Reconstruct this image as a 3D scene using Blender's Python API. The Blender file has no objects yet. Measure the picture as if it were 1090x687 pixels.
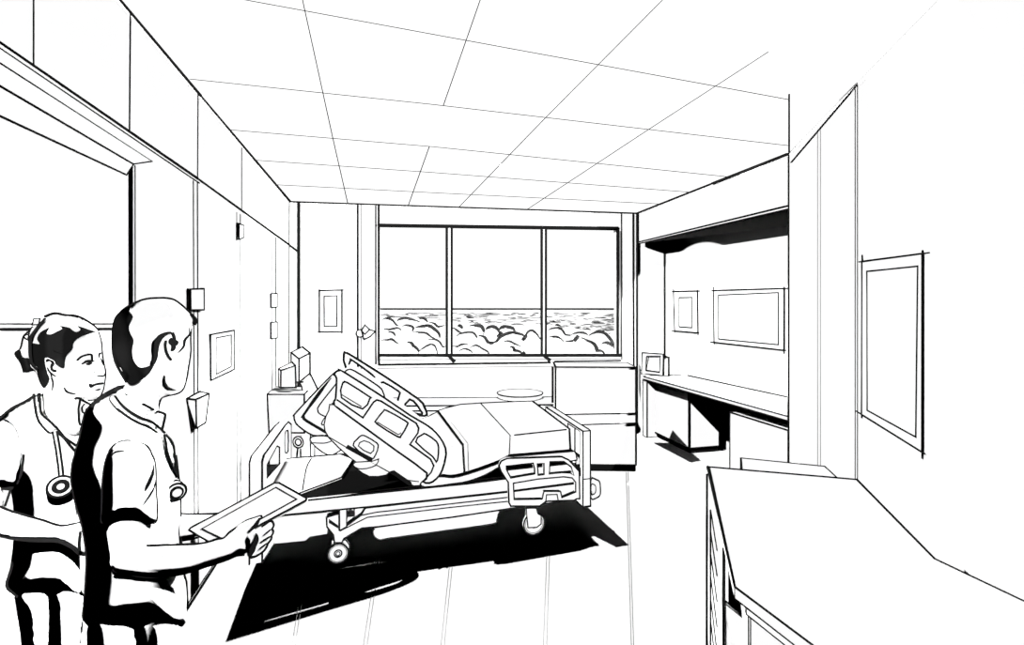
import bpy, math, random
import numpy as np
from mathutils import Vector, Matrix
from mathutils.bvhtree import BVHTree
from mathutils.geometry import tessellate_polygon, delaunay_2d_cdt

random.seed(7)
C = bpy.context.scene.collection
FPX, CX, HY, EYE = 500.0, 545.0, 329.0, 1.65     # focal length in px, principal column, horizon row, eye height
TH = math.atan(151 / 500)
R_ = Vector((math.cos(TH), -math.sin(TH), 0)); F_ = Vector((math.sin(TH), math.cos(TH), 0)); Z_ = Vector((0, 0, 1))
CAM = Vector((0, 0, EYE)); CEIL = 2.92

# ---------------------------------------------------------------- measuring the photograph
def ray(p): return R_ * ((p[0] - CX) / FPX) + F_ - Z_ * ((p[1] - HY) / FPX)
def at(p, t): return CAM + ray(p) * t
def onz(p, z): return at(p, (z - EYE) / ray(p).z)
def onp(p, pl, off=0.0):
    p0, n = pl; r = ray(p)
    return CAM + r * ((p0 + n * off - CAM).dot(n) / r.dot(n))
def depth(P): return max(0.05, (P - CAM).dot(F_))
def vplane(a, b, toward):
    a = Vector(a); b = Vector(b); d = (b - a); d.z = 0; n = Vector((-d.y, d.x, 0)).normalized()
    if n.dot(Vector(toward) - a) < 0: n = -n
    return (a, n)
def yplane(y): return (Vector((0, y, 0)), Vector((0, -1, 0)))
def xplane(x): return (Vector((x, 0, 0)), Vector((1, 0, 0)))

# ---------------------------------------------------------------- materials (all flat toon shading)
def toon(name, col, size=0.92, smooth=0.04):
    m = bpy.data.materials.new(name); m.use_nodes = True
    nt = m.node_tree; nt.nodes.clear()
    o = nt.nodes.new('ShaderNodeOutputMaterial'); b = nt.nodes.new('ShaderNodeBsdfToon')
    b.component = 'DIFFUSE'; b.inputs['Color'].default_value = (*col, 1)
    b.inputs['Size'].default_value = size; b.inputs['Smooth'].default_value = smooth
    nt.links.new(b.outputs[0], o.inputs[0]); m.diffuse_color = (*col, 1)
    return m
W = (0.95, 0.95, 0.95)
PAINT = toon('white_paint', W, .96, .03); TILE = toon('ceiling_board', W, .34, .03); VINYL = toon('white_vinyl_floor', W, 0.9)
LAM = toon('white_laminate', W, .97, .025); ENAM = toon('white_enamel', W); LINEN = toon('white_linen', W)
CLOTH = toon('white_scrub_cloth', W, 0.74, 0.02); SKIN = toon('pale_skin', W, 0.96, 0.02); HAIRW = toon('pale_hair_and_highlight', W, 0.98, .015)  # HAIRW also serves as the painted highlights on the dark hair
STONE = toon('pale_rock', W, 1.0, 0.0); SEA = toon('pale_sea', W, 1.0, 0.0)
INK = toon('ink_line', (0.010, 0.010, 0.010)); GREY = toon('grey_ink_line', (0.30, 0.30, 0.30))
DARK = toon('black_shade_and_bars', (0.008, 0.008, 0.008))  # black that stands in for shade on the bed deck and plinths
GLASS = bpy.data.materials.new('clear_glass'); GLASS.use_nodes = True
nt = GLASS.node_tree; nt.nodes.clear()
_o = nt.nodes.new('ShaderNodeOutputMaterial'); _t = nt.nodes.new('ShaderNodeBsdfTransparent'); _g = nt.nodes.new('ShaderNodeBsdfGlossy'); _x = nt.nodes.new('ShaderNodeMixShader')
_g.inputs['Roughness'].default_value = 0.05; _x.inputs[0].default_value = 0.03
nt.links.new(_t.outputs[0], _x.inputs[1]); nt.links.new(_g.outputs[0], _x.inputs[2]); nt.links.new(_x.outputs[0], _o.inputs[0])

# ---------------------------------------------------------------- objects
def tag(o, label=None, cat=None, group=None, kind=None):
    if label: o['label'] = label
    if cat: o['category'] = cat
    if group: o['group'] = group
    if kind: o['kind'] = kind
    return o
def thing(name, label, cat, loc, group=None):
    o = bpy.data.objects.new(name, None); C.objects.link(o); o.location = loc; o.empty_display_size = 0.1
    return tag(o, label, cat, group)

KW = 1.22     # line weight
class MB:
    """collects faces and drawn lines, then links them as ONE mesh object. material 0 = body, 1 = ink, 2 = grey ink"""
    def __init__(s, k=1.0): s.v = []; s.f = []; s.m = []; s.s = []; s.k = k
    def add(s, vs, fs, mat=0, smooth=False):
        b = len(s.v); s.v += [Vector(v) for v in vs]
        for f in fs: s.f.append(tuple(i + b for i in f)); s.m.append(mat); s.s.append(smooth)
        return s
    def poly(s, pts, mat=0): return s.add(pts, [tuple(range(len(pts)))], mat)
    def prism(s, loop, vec, holes=(), mat=0, ink=0, back=0, edge=0, hink=None, inkmat=1):
        """solid plate: loop (with holes) pushed along vec; ink / back / edge are the line weights of front rim, back rim and the corners between"""
        loops = [[Vector(p) for p in loop]] + [[Vector(p) for p in h] for h in holes]
        allp = [p for l in loops for p in l]; n = len(allp); vec = Vector(vec)
        tris = tessellate_polygon(loops)
        fs = [tuple(t) for t in tris] + [tuple(i + n for i in reversed(t)) for t in tris]
        k = 0
        for l in loops:
            m = len(l)
            for i in range(m): a, b = k + i, k + (i + 1) % m; fs.append((a, b, b + n, a + n))
            k += m
        s.add(allp + [p + vec for p in allp], fs, mat)
        for li, l in enumerate(loops):
            w = ink if (li == 0 or hink is None) else hink
            if w: s.line(l, w, True, inkmat)
            if back: s.line([p + vec for p in l], back, True, inkmat)
            if edge:
                for p in l: s.line([p, p + vec], edge, False, inkmat)
        return s
    def hexa(s, a, b, ink=1.0, mat=0, sides=True, inkmat=1):
        """box between quad a and quad b (matching corners)"""
        s.add(list(a) + list(b), [(0, 1, 2, 3), (7, 6, 5, 4), (0, 4, 5, 1), (1, 5, 6, 2), (2, 6, 7, 3), (3, 7, 4, 0)], mat)
        if ink:
            s.line(a, ink, True, inkmat); s.line(b, ink, True, inkmat)
            for i in range(4): s.line([a[i], b[i]], ink, False, inkmat)
        return s
    def line(s, pts, w, closed=False, mat=1, taper=False, n=6, rad=None):
        P = [Vector(p) for p in pts]; Q = [P[0]]
        for p in P[1:]:
            if (p - Q[-1]).length > 1e-5: Q.append(p)
        if closed and len(Q) > 2 and (Q[0] - Q[-1]).length < 1e-5: Q.pop()
        P = Q; N = len(P)
        if N < 2: return s
        vs = []; up = None
        for i, p in enumerate(P):
            if closed: d0 = (p - P[i - 1]).normalized(); d1 = (P[(i + 1) % N] - p).normalized()
            else:
                d1 = (P[min(i + 1, N - 1)] - P[min(i, N - 2)]).normalized(); d0 = (P[max(i, 1)] - P[max(i - 1, 0)]).normalized()
            d = (d0 + d1)
            d = d1 if d.length < 1e-4 else d.normalized()
            ww = w[min(i, len(w) - 1)] if isinstance(w, (list, tuple)) else w
            if taper and not closed:
                x = i / (N - 1); ww *= 0.25 + 0.75 * math.sin(math.pi * x) ** 0.7
            r = rad if rad else 0.5 * KW * s.k * ww * depth(p) / FPX
            if up is None:
                up = d.orthogonal().normalized()
            u = up - d * up.dot(d)
            u = d.orthogonal().normalized() if u.length < 1e-4 else u.normalized()
            up = u; v = d.cross(u)
            c = max(0.35, d.dot(d1)); k = 1 / c if c > 0.36 else 1
            # widen only across the bend
            bend = (d1 - d0); bend = bend - d * bend.dot(d)
            bn = bend.normalized() if bend.length > 1e-3 else None
            for j in range(n):
                a = 2 * math.pi * j / n; o = u * math.cos(a) + v * math.sin(a)
                if bn is not None: o = o + bn * o.dot(bn) * (min(k, 1.8) - 1)
                vs.append(p + o * r)
        fs = []
        for i in range(N if closed else N - 1):
            a = i * n; b = ((i + 1) % N) * n
            for j in range(n): fs.append((a + j, a + (j + 1) % n, b + (j + 1) % n, b + j))
        if not closed: fs.append(tuple(range(n - 1, -1, -1))); fs.append(tuple((N - 1) * n + j for j in range(n)))
        return s.add(vs, fs, mat, True)
    def cyl(s, c, axis, r, h, mat=0, seg=28, ink=0, dome=0):
        axis = Vector(axis).normalized(); u = axis.orthogonal().normalized(); v = axis.cross(u); c = Vector(c)
        A = [c + (u * math.cos(2 * math.pi * i / seg) + v * math.sin(2 * math.pi * i / seg)) * r for i in range(seg)]
        B = [p + axis * h for p in A]
        s.add(A + B, [tuple(range(seg - 1, -1, -1)), tuple(range(seg, 2 * seg))] + [(i, (i + 1) % seg, (i + 1) % seg + seg, i + seg) for i in range(seg)], mat)
        if ink: s.line(A, ink, True); s.line(B, ink, True)
        return s
    def ring(s, c, axis, r, w, seg=28, mat=1):
        axis = Vector(axis).normalized(); u = axis.orthogonal().normalized(); v = axis.cross(u); c = Vector(c)
        return s.line([c + (u * math.cos(2 * math.pi * i / seg) + v * math.sin(2 * math.pi * i / seg)) * r for i in range(seg)], w, True, mat)
    def cord(s, px, width, t, w=1.1, off=0.0):
        """round cord of the given pixel width along a pixel path at depth t, with its two drawn edges"""
        px = smooth_path(px, 4); tf = t if callable(t) else (lambda p: t)
        P = [at(p, tf(p)) for p in px]
        r = 0.5 * width * depth(P[0]) / FPX
        s.line(P, 1, rad=r, mat=0, n=10)
        for sg in (-1, 1):
            q = []
            for i, p in enumerate(px):
                a = px[max(i - 1, 0)]; b = px[min(i + 1, len(px) - 1)]
                dx, dy = b[0] - a[0], b[1] - a[1]; L = math.hypot(dx, dy) or 1
                q.append(at((p[0] - dy / L * width / 2 * sg, p[1] + dx / L * width / 2 * sg), tf(p) - r * 1.1))
            s.line(q, w)
        return s
    def cord_on(s, px, width, surf, w=1.2, t0=1.0):
        tree = BVHTree.FromPolygons([v[:] for v in surf.v], surf.f); r0 = 0.5 * width * t0 / FPX
        memo = {}
        def tf(p):
            r = ray(p); h = tree.ray_cast(CAM, r.normalized())
            if h[0]: memo['t'] = h[3] / r.length - r0 * .8
            return memo.get('t', t0)
        return s.cord(px, width, tf, w)
    def build(s, name, mat, parent=None, origin=None):
        xs = [v.x for v in s.v]; ys = [v.y for v in s.v]; zs = [v.z for v in s.v]
        o0 = Vector(origin) if origin else Vector(((min(xs) + max(xs)) / 2, (min(ys) + max(ys)) / 2, min(zs)))
        me = bpy.data.meshes.new(name); me.from_pydata([v - o0 for v in s.v], [], s.f)
        for m in (mat, INK, GREY): me.materials.append(m)
        me.polygons.foreach_set('material_index', s.m); me.polygons.foreach_set('use_smooth', s.s); me.update()
        o = bpy.data.objects.new(name, me); C.objects.link(o)
        if parent: o.parent = parent; o.location = o0 - parent_loc(parent)
        else: o.location = o0
        return o
def parent_loc(p):
    l = Vector(p.location)
    while p.parent: p = p.parent; l += Vector(p.location)
    return l
def structure(name, mb, mat, parent=None):
    o = mb.build(name, mat, parent)
    if not parent: o['kind'] = 'structure'
    return o

def smooth_path(px, k=4, closed=False):
    P = [tuple(map(float, p)) for p in px]; n = len(P)
    if n < 3: return P
    out = []
    rng = range(n) if closed else range(n - 1)
    for i in rng:
        p1, p2 = P[i], P[(i + 1) % n]
        p0 = P[i - 1] if (closed or i > 0) else p1
        p3 = P[(i + 2) % n] if (closed or i + 2 < n) else p2
        for j in range(k):
            t = j / k
            out.append(tuple(0.5 * (2 * p1[c] + (p2[c] - p0[c]) * t + (2 * p0[c] - 5 * p1[c] + 4 * p2[c] - p3[c]) * t * t + (3 * p1[c] - p0[c] - 3 * p2[c] + p3[c]) * t ** 3) for c in (0, 1)))
    if not closed: out.append(P[-1])
    return out
def resample(px, step, closed=True):
    out = []; n = len(px)
    for i in range(n if closed else n - 1):
        a, b = px[i], px[(i + 1) % n]; L = math.hypot(b[0] - a[0], b[1] - a[1]); k = max(1, int(round(L / step)))
        for j in range(k): out.append((a[0] + (b[0] - a[0]) * j / k, a[1] + (b[1] - a[1]) * j / k))
    if not closed: out.append(px[-1])
    return out
def inside(pt, poly):
    x, y = pt; c = False; n = len(poly); j = n - 1
    for i in range(n):
        xi, yi = poly[i]; xj, yj = poly[j]
        if (yi > y) != (yj > y) and x < (xj - xi) * (y - yi) / (yj - yi) + xi: c = not c
        j = i
    return c
def inflate(mb, poly, t, T, Rr, step=4, sm=True, patches=(), mat=0, back=1.0, k=4, over=None, skin=.007):
    """a rounded solid whose outline is poly (pixels), t metres away, T thick at its middle, rounding off over Rr pixels; patches are areas of ink-black colour"""
    tf = t if callable(t) else (lambda p: t)
    P = smooth_path(poly, k, True) if sm else list(poly)
    B = resample(P, step)
    pts = [Vector(p) for p in B]; nb = len(B)
    edges = [(i, (i + 1) % nb) for i in range(nb)]
    plist = []
    for pt in patches:
        q = resample(smooth_path(pt, 3, True), step * 0.8); plist.append(q)
        q2 = [p for p in q]
        b = len(pts); pts += [Vector(p) for p in q2]; edges += [(b + i, b + (i + 1) % len(q2)) for i in range(len(q2))]
    seg = np.array(B); seg2 = np.roll(seg, -1, axis=0); d = seg2 - seg; L2 = (d ** 2).sum(1) + 1e-9
    def dist(p):
        w = np.clip(((np.array(p) - seg) * d).sum(1) / L2, 0, 1)
        return float(np.sqrt((((seg + d * w[:, None]) - np.array(p)) ** 2).sum(1).min()))
    xs = [p[0] for p in B]; ys = [p[1] for p in B]
    y = min(ys) + step * .5; row = 0
    while y < max(ys):
        x = min(xs) + (step * .5 if row % 2 else 0)
        while x < max(xs):
            if inside((x, y), B) and dist((x, y)) > step * .45: pts.append(Vector((x, y)))
            x += step
        y += step * .87; row += 1
    ov, oe, of, *_ = delaunay_2d_cdt(pts, edges, [], 0, 1e-4)
    of = [f for f in of if inside(((ov[f[0]].x + ov[f[1]].x + ov[f[2]].x) / 3, (ov[f[0]].y + ov[f[1]].y + ov[f[2]].y) / 3), B)]
    V = []; n = len(ov); hs = []
    if over:                                          # a cap lying on another rounded shape: take the height of that shape
        OB = resample(smooth_path(over, 4, True), step)
        o1 = np.array(OB); od = np.roll(o1, -1, axis=0) - o1; oL = (od ** 2).sum(1) + 1e-9
        for p in ov:
            w = np.clip(((np.array(p) - o1) * od).sum(1) / oL, 0, 1)
            dd = float(np.sqrt((((o1 + od * w[:, None]) - np.array(p)) ** 2).sum(1).min())) if inside(p, OB) else 0
            u = min(dd / Rr, 1); hs.append(skin * (.3 + .7 * min(1, dd / 4)) + T * math.sqrt(max(0, 1 - (1 - u) ** 2)))
    for p in ([] if over else ov):
        dd = dist(p); dd = 0 if dd < 0.02 else dd
        u = min(dd / Rr, 1); hs.append(T * math.sqrt(max(0, 1 - (1 - u) ** 2)))
    V = [at(p, tf(p) - h) for p, h in zip(ov, hs)]
    bk = {}
    for i, (p, h) in enumerate(zip(ov, hs)):
        if h <= 1e-6: bk[i] = i
        else: bk[i] = len(V); V.append(at(p, tf(p) + h * back))
    if over:
        cnt = {}
        for f in of:
            for i in range(3): e = (f[i], f[(i + 1) % 3]); cnt[tuple(sorted(e))] = cnt.get(tuple(sorted(e)), 0) + 1
        mb.add(V, [(a, b_, bk[b_], bk[a]) for (a, b_), c_ in cnt.items() if c_ == 1], mat, False)
    fr = [tuple(f) for f in of]; ba = [tuple(bk[i] for i in reversed(f)) for f in of]
    if plist:
        fm = []
        for f in fr:
            c = ((ov[f[0]].x + ov[f[1]].x + ov[f[2]].x) / 3, (ov[f[0]].y + ov[f[1]].y + ov[f[2]].y) / 3)
            fm.append(any(inside(c, q) for q in plist))
        mb.add(V, [f for f, z in zip(fr, fm) if not z] + [b for b, z in zip(ba, fm) if not z], mat, True)
        if any(fm): mb.add(V, [f for f, z in zip(fr, fm) if z] + [b for b, z in zip(ba, fm) if z], 1, True)
    else: mb.add(V, fr + ba, mat, True)
    return P
def outline(mb, px, t, w, closed=False, sm=True, taper=False, mat=1):
    tf = t if callable(t) else (lambda p: t)
    P = smooth_path(px, 4, closed) if sm else px
    mb.line([at(p, tf(p)) for p in P], w, closed, mat, taper)
def ink_on(mb, strokes, t0=1.0, lift=0.001):
    """draw pixel strokes on the faces collected so far"""
    fs = [f for f, m in zip(mb.f, mb.m) if True]
    tree = BVHTree.FromPolygons([v[:] for v in mb.v], fs)
    todo = []
    for st in strokes:
        px, w = st[0], st[1]; taper = len(st) > 2 and st[2]; fill = len(st) > 3 and st[3]
        P = resample(smooth_path(px, 4), 2.0, False); Q = []
        if isinstance(w, (list, tuple)): w = [float(x) for x in np.interp(np.linspace(0, 1, len(P)), np.linspace(0, 1, len(w)), w)]
        for p in P:
            r = ray(p); L = r.length; h = tree.ray_cast(CAM, r / L)
            Q.append(at(p, (h[3] / L if h[0] else t0) - lift))
        todo.append((Q, w, taper))
    for Q, w, taper in todo: mb.line(Q, w, False, 1, taper)
def fill_on(mb, polys, t0=1.0, lift=0.0015):
    tree = BVHTree.FromPolygons([v[:] for v in mb.v], mb.f)
    for poly in polys:
        B = resample(smooth_path(poly, 3, True), 1.5); pts = [Vector(p) for p in B]; nb = len(B)
        ov, oe, of, *_ = delaunay_2d_cdt(pts, [(i, (i + 1) % nb) for i in range(nb)], [], 1, 1e-4)
        V = []
        for p in ov:
            r = ray(p); L = r.length; h = tree.ray_cast(CAM, r / L)
            V.append(at(p, (h[3] / L if h[0] else t0) - lift))
        mb.add(V, [tuple(f) for f in of], 1)
def cr(o, s, pts): return [(o[0] + x / s, o[1] + y / s) for x, y in pts]   # crop pixels -> photograph pixels

# ================================================================ THE ROOM
A_l0 = onz((138, 12), CEIL); A_l1 = onz((308, 214.5), CEIL); A_b1 = onz((678, 227), CEIL); A_s = onz((840, 163), CEIL); A_w = onz((912.5, 89), CEIL)
inr = (1, 3, 0)
dl = (A_l0 - A_l1); dl.z = 0
def flat(p): return Vector((p.x, p.y, 0))
c0 = flat(A_l1); c1 = flat(A_b1); cS = flat(A_s); cB = flat(A_w)
cL = c0 + dl * ((c0.y + 0.8) / -dl.y)                                  # left wall, far behind the camera
da = (cB - cS); cE = cB + da * ((cB.y + 0.8) / -da.y)                  # angled wall, behind the camera
WL = vplane(c0, cL, inr); WB = vplane(c0, c1, inr); WS = vplane(c1, cS, inr); WA = vplane(cS, cB, inr)
r1 = onz((735, 398), .775); r2 = onz((840, 423), .775)
cR1 = Vector((4.0, 5.75, 0)); WR = vplane(cR1, flat(r2), inr); dr = (flat(r2) - cR1).normalized()
cR2 = flat(r2) + dr * 0.62
cS2 = cS + Vector((0.02, 0, 0))
def up(p, z=CEIL): return Vector((p.x, p.y, z))

fl = MB(); ring_ = [cL, c0, c1, cR1, cR2, cS, cB, cE]
fl.poly([up(p, 0) for p in ring_])
for (a, b) in [((320, 629), (311, 687)), ((323, 629), (314.5, 687)), ((398, 616), (387, 687)), ((401, 616), (391, 687)), ((478, 607), (469.5, 687)), ((481, 607), (473, 687)), ((582, 593), (578.5, 687)), ((585, 593), (582, 687)), ((666.5, 503), (672, 687)), ((668.5, 503), (674.5, 687))]:
    dx, dy = b[0] - a[0], b[1] - a[1]
    a2 = (a[0] - dx * .3, a[1] - dy * .3) if a[1] > 520 else a; b2 = (b[0] + dx * .5, b[1] + dy * .5)
    fl.line([onz(a2, 0.0), onz(b2, 0.0)], 0.8, mat=2)
structure('floor', fl, VINYL)

ce = MB(); ce.poly([up(p) for p in ring_])
def cline(a, b, w=0.9, mat=1): ce.line([onz(a, CEIL), onz(b, CEIL)], w, mat=mat)
for a, b in [((230, -6), (840, 106)), ((202, 84), (460, 111)), ((460, 111), (840, 155)), ((244, 138), (460, 156)), ((460, 156), (774, 188)), ((271, 170.3), (460, 183.5)), ((460, 183.5), (733.4, 204.4)), ((293, 196.5), (460, 205)), ((460, 205), (702, 217)),
             ((319, -14), (354, 146)), ((354, 146), (370, 216)), ((516, -14), (472, 112)), ((457, 156), (434.5, 219)), ((719, -14), (580, 126)), ((580, 126), (489, 220)), ((818, 55), (690, 138)), ((690, 138), (561, 223))]: cline(a, b)
cline((840, 100), (840, 163), 1.6)
cline((112.5, -18), (212.7, 101), 3.8); cline((212.7, 101), (308.5, 214), 2.6); cline((308, 214.2), (678, 226.6), 2.4); cline((677, 227), (759, 194.5), 2.6); cline((759, 194.5), (839, 163), 4.0)
structure('ceiling', ce, TILE)

wl = MB(1.35); wl.poly([cL, c0, up(c0), up(cL)])
def L(p, off=0.0): return onp(p, WL, off)
def wline(a, b, w, mat=1): wl.line([L(a), L(b)], w, mat=mat)
wline((-30, 24.5), (210, 190), 1.9); wline((210, 190), (308, 261), 1.5); wline((-30, 31), (212, 195), 1.0)
for a, b, w, m in [((35.5, -10), (35.5, 69), 1.1, 1), ((138.5, 12), (137.5, 140), 1.3, 1), ((210.5, 100), (210, 190), 1.1, 1), ((257, 157), (257, 225), .9, 1), ((288.5, 195), (288, 248), .8, 2),
                ((205.5, 192), (207, 640), 1.1, 1), ((209.8, 193), (211, 634), 1.2, 1), ((251.7, 226), (252.5, 575), 1.0, 2), ((255.5, 228), (256, 575), 1.0, 1), ((289, 250), (289.5, 520), 1.1, 2), ((293, 253), (293.5, 520), 1.1, 1), ((302.5, 259), (302.5, 500), 1.0, 2), ((307.5, 215), (307, 495), 1.3, 1)]: wline(a, b, w, m)
structure('wall_left', wl, PAINT)
bl = MB(); bl.prism([onp(p, WL, .0) for p in [(231, 601.5), (190, 665), (183, 665.5), (224, 602)]], WL[1] * .012, ink=0)
b0 = flat(onp((231, 601.5), WL)); 
bl = MB(); dLL = (cL - c0).normalized(); q0 = c0; q1 = cL
bl.hexa([up(q0, 0), up(q1, 0), up(q1, .012), up(q0, .012)], [p + WL[1] * .012 for p in [up(q0, 0), up(q1, 0), up(q1, .012), up(q0, .012)]], ink=1.3)
structure('baseboard_left', bl, PAINT)

# --- the window at the left, its sloped head, jamb and glazing bar
w2 = thing('window_2', 'large white window at left with a sloped head, above the nurses', 'window', flat(L((60, 400)))); w2['kind'] = 'structure'
h = MB()
q1 = [L((-40, 41.5)), L((162, 171.8)), L((142, 174.7), .02), L((-40, 68), .02)]
q2 = [L((-40, 68), .02), L((142, 174.7), .02), L((134.6, 186.3), .0), L((-40, 105), .0)]
h.poly(q1); h.poly(q2); h.line(q1[:2], [2, .8]); h.line([q1[1], q1[2]], 1.2); h.line([q1[2], q1[3]], [1.4, 2.2]); h.line([q2[2], q2[3]], [1.7, 2.6]); h.line([q2[1], q2[2]], 1.5)
structure('window_head', h, PAINT, w2)
h = MB(); h.prism([L(p, .004) for p in [(139.5, 178), (144.5, 178), (144.5, 600), (139.5, 600)]], WL[1] * .003)
h.line([L((140.3, 178), .008), L((140.8, 600), .008)], 1.8); h.line([L((143.8, 176), .008), L((144.2, 600), .008)], 1.2, mat=2)
structure('window_jamb', h, PAINT, w2)
h = MB(); h.prism([L(p, .004) for p in [(-40, 345), (140, 345), (140, 351), (-40, 351)]], WL[1] * .003)
h.line([L((-40, 345), .008), L((140, 345), .008)], 1.6); h.line([L((-40, 350.6), .008), L((140, 350.2), .008)], 2.6)
structure('glazing_bar', h, PAINT, w2)

# --- back wall with the window opening
def Bk(p, off=0.0): return onp(p, WB, off)
wb = MB(1.3)
op = [Bk(p) for p in [(403, 239.5), (658, 243), (659, 378.5), (403, 378)]]
loops = [[c0, c1, up(c1), up(c0)], op]; tr = tessellate_polygon(loops); wb.add(loops[0] + loops[1], tr)
back_out = [p + WB[1] * -.16 for p in op]
wb.add(op + back_out, [(0, 1, 5, 4), (1, 2, 6, 5), (2, 3, 7, 6), (3, 0, 4, 7)])
for a, b, w, m in [((318, 215.5), (318, 520), 2.2, 1), ((308, 261), (318, 268.5), 1.5, 1), ((380.8, 218), (380.8, 420), 1.4, 1), ((384.5, 218), (384.5, 420), 1.2, 2), ((400, 219), (400, 388), 1.1, 1), ((403.2, 219), (403.2, 384), 1.6, 1), ((661.5, 226.5), (662, 383), .9, 1), ((674, 227), (674.5, 390), 1.4, 1),
                   ((402, 240), (658, 243.5), 2.6, 1), ((657.5, 243), (657.5, 378), 2.0, 1), ((660, 246), (660.5, 380), 1.2, 2), ((402, 392.2), (588, 390), .9, 2), ((403.5, 388.6), (586, 386.2), 1.4, 1)]:
    wb.line([Bk(a), Bk(b)], w, mat=m)
structure('wall_back', wb, PAINT)
w1 = thing('window_1', 'wide three-pane window looking out on rocks and sea', 'window', flat(Bk((530, 380)))); w1['kind'] = 'structure'
for x0, x1, xa in ((475, 481.2, 476), (576, 581.5, 577)):
    m = MB(1.25); m.prism([Bk(p, -.03) for p in [(x0, 240), (x1, 240), (x1, 378), (x0, 378)]], WB[1] * .03)
    m.line([Bk((x0 + .6, 241), .004), Bk((x0 + .6, 378), .004)], 1.9); m.line([Bk((x1 - .4, 241), .004), Bk((x1 - .4, 378), .004)], 1.7)
    structure('mullion', m, PAINT, w1)
m = MB(1.25); m.hexa([Bk(p, .0) for p in [(403, 378.3), (660, 378.6), (660, 384), (403, 387)]], [Bk(p, .02) for p in [(403, 378.3), (660, 378.6), (660, 384), (403, 387)]], ink=0)
m.line([Bk((402.5, 378.3), .02), Bk((661, 378.4), .02)], 2.4); m.line([Bk((403, 383), .022), Bk((661, 382), .022)], .9, mat=2); m.line([Bk((403.5, 379), .022), Bk((403.5, 389), .022)], 1.6)
m.line([Bk((590, 384.8), .022), Bk((661, 384), .022)], 1.1)
for x, y2 in ((477.5, 385.5), (579, 384)): m.line([Bk((x, 379), .025), Bk((x + 6.5, y2), .025)], [2.0, 3.0])
structure('window_sill', m, PAINT, w1)
for a, b in ((403, 476), (480, 577), (580, 658)):
    m = MB(); m.prism([Bk(p, -.02) for p in [(a, 239), (b, 239), (b, 379), (a, 379)]], WB[1] * .006); structure('pane', m, GLASS, w1)

# --- right side: recess, soffit, angled wall
def S(p, off=0.0): return onp(p, WS, off)
def RR(p, off=0.0): return onp(p, WR, off)
def AN(p, off=0.0): return onp(p, WA, off)
wr = MB(); wr.poly([c1, cR1, up(cR1), up(c1)]); wr.line([up(c1, 0), up(c1)], 2.0); structure('wall_recess_end', wr, PAINT)
wr = MB(); wr.poly([cR1, cR2, up(cR2), up(cR1)]); wr.line([up(cR1, .78) + WR[1] * .012 - dr * -.012, up(cR1, 2.6) + WR[1] * .012 + dr * .012], 2.4); structure('wall_recess', wr, PAINT)
wr = MB(); wr.poly([cR2, cS, up(cS), up(cR2)]); wr.line([up(cS, 0), up(cS)], 2.4); structure('wall_recess_side', wr, PAINT)
wr = MB(); wr.poly([cS, cB, up(cB), up(cS)]); wr.poly([cB, cE, up(cE), up(cB)])
for a, b, w, m in [((870.5, 139), (870.5, 640), .9, 2), ((873.5, 136), (873.5, 640), .9, 2), ((910.5, 93), (910.5, 640), 1.1, 1), ((913, 89), (913, 640), 1.1, 1)]: wr.line([AN(a), AN(b)], w, mat=m)
wr.line([AN((842, 173), .006), AN((912, 90.5), .006)], 1.3); structure('wall_right', wr, PAINT)
wf = MB(); wf.poly([cL, cE, up(cE), up(cL)]); structure('wall_front', wf, PAINT)
so = MB(); zb = 2.50
sa, sb = S((680, 259.5)), S((840, 222.5))
fr_ = [sa, sb, up(sb), up(sa)]
bk_ = [Vector((p.x, p.y, p.z)) + Vector((.78, -.04, 0)) for p in fr_]
bk_ = [up(cR1, 2.615), up(cR2 - dr * .1, 2.44), up(cR2 - dr * .1), up(cR1)]
so.add(fr_ + bk_, [(0, 1, 2, 3), (0, 4, 5, 1), (0, 3, 7, 4), (1, 5, 6, 2)])
so.line([sa, sb], [1.0, 1.4]); so.line([S((680, 257.8)), S((840, 219))], [1.3, 1.9]); so.line([sa, up(sa)], 1.2)
structure('trim_1', so, PAINT)
# ================================================================ PICTURES ON THE WALLS
def picture(label, outer, inner, pl, w=1.2, over=5, dep=.004, win=1.0):
    P = [onp(p, pl, dep) for p in outer]; I = [onp(p, pl, dep) for p in inner]
    base = sum((onp(p, pl) for p in outer), Vector()) / 4
    t = thing('picture_frame', label, 'picture', base)
    m = MB(1.2); m.prism(P, -pl[1] * (dep - .002), holes=[I], ink=w, hink=win)
    for i, j in ((0, 1), (1, 2), (2, 3), (3, 0)):
        a, b = Vector(outer[i]), Vector(outer[j]); d = (b - a).normalized() * over
        if over: m.line([onp(a - d * .5, pl, dep * .5), onp(a, pl, dep)], w * .7); m.line([onp(b, pl, dep), onp(b + d, pl, dep * .5)], w * .7)
    m.build('frame', LAM, t)
    m = MB(); m.prism([onp(p, pl, dep * .5) for p in inner], -pl[1] * (dep * .5 - .004)); m.build('picture_panel', LAM, t)
    return t
picture('small upright white picture on back wall left of the window', [(340, 309.5), (364, 309), (364, 353.5), (340, 353.5)], [(345, 315.5), (358.8, 315), (358.5, 347.5), (345.2, 347.5)], WB, 1.2, 2)
picture('small upright white picture on recess wall above the desk', [(717, 310.5), (742.5, 310), (743, 354.5), (718.3, 352.5)], [(723, 317), (736.5, 316.8), (736.5, 349), (723, 348)], WR, 1.3, 3)
picture('wide white picture on recess wall above the desk', [(759.5, 309.5), (834.7, 307.2), (834.5, 373), (760.2, 364.6)], [(764.8, 314.3), (828.5, 311.6), (828.5, 367), (765, 361)], WR, 1.3, 4)
picture('largest white picture hanging on the angled right wall', [(917.7, 278.5), (981.8, 270), (981.6, 481.5), (917.3, 441.5)], [(923, 289), (977, 283.5), (975, 465.5), (923.3, 437)], WA, 1.5, 7, win=1.3)
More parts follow.
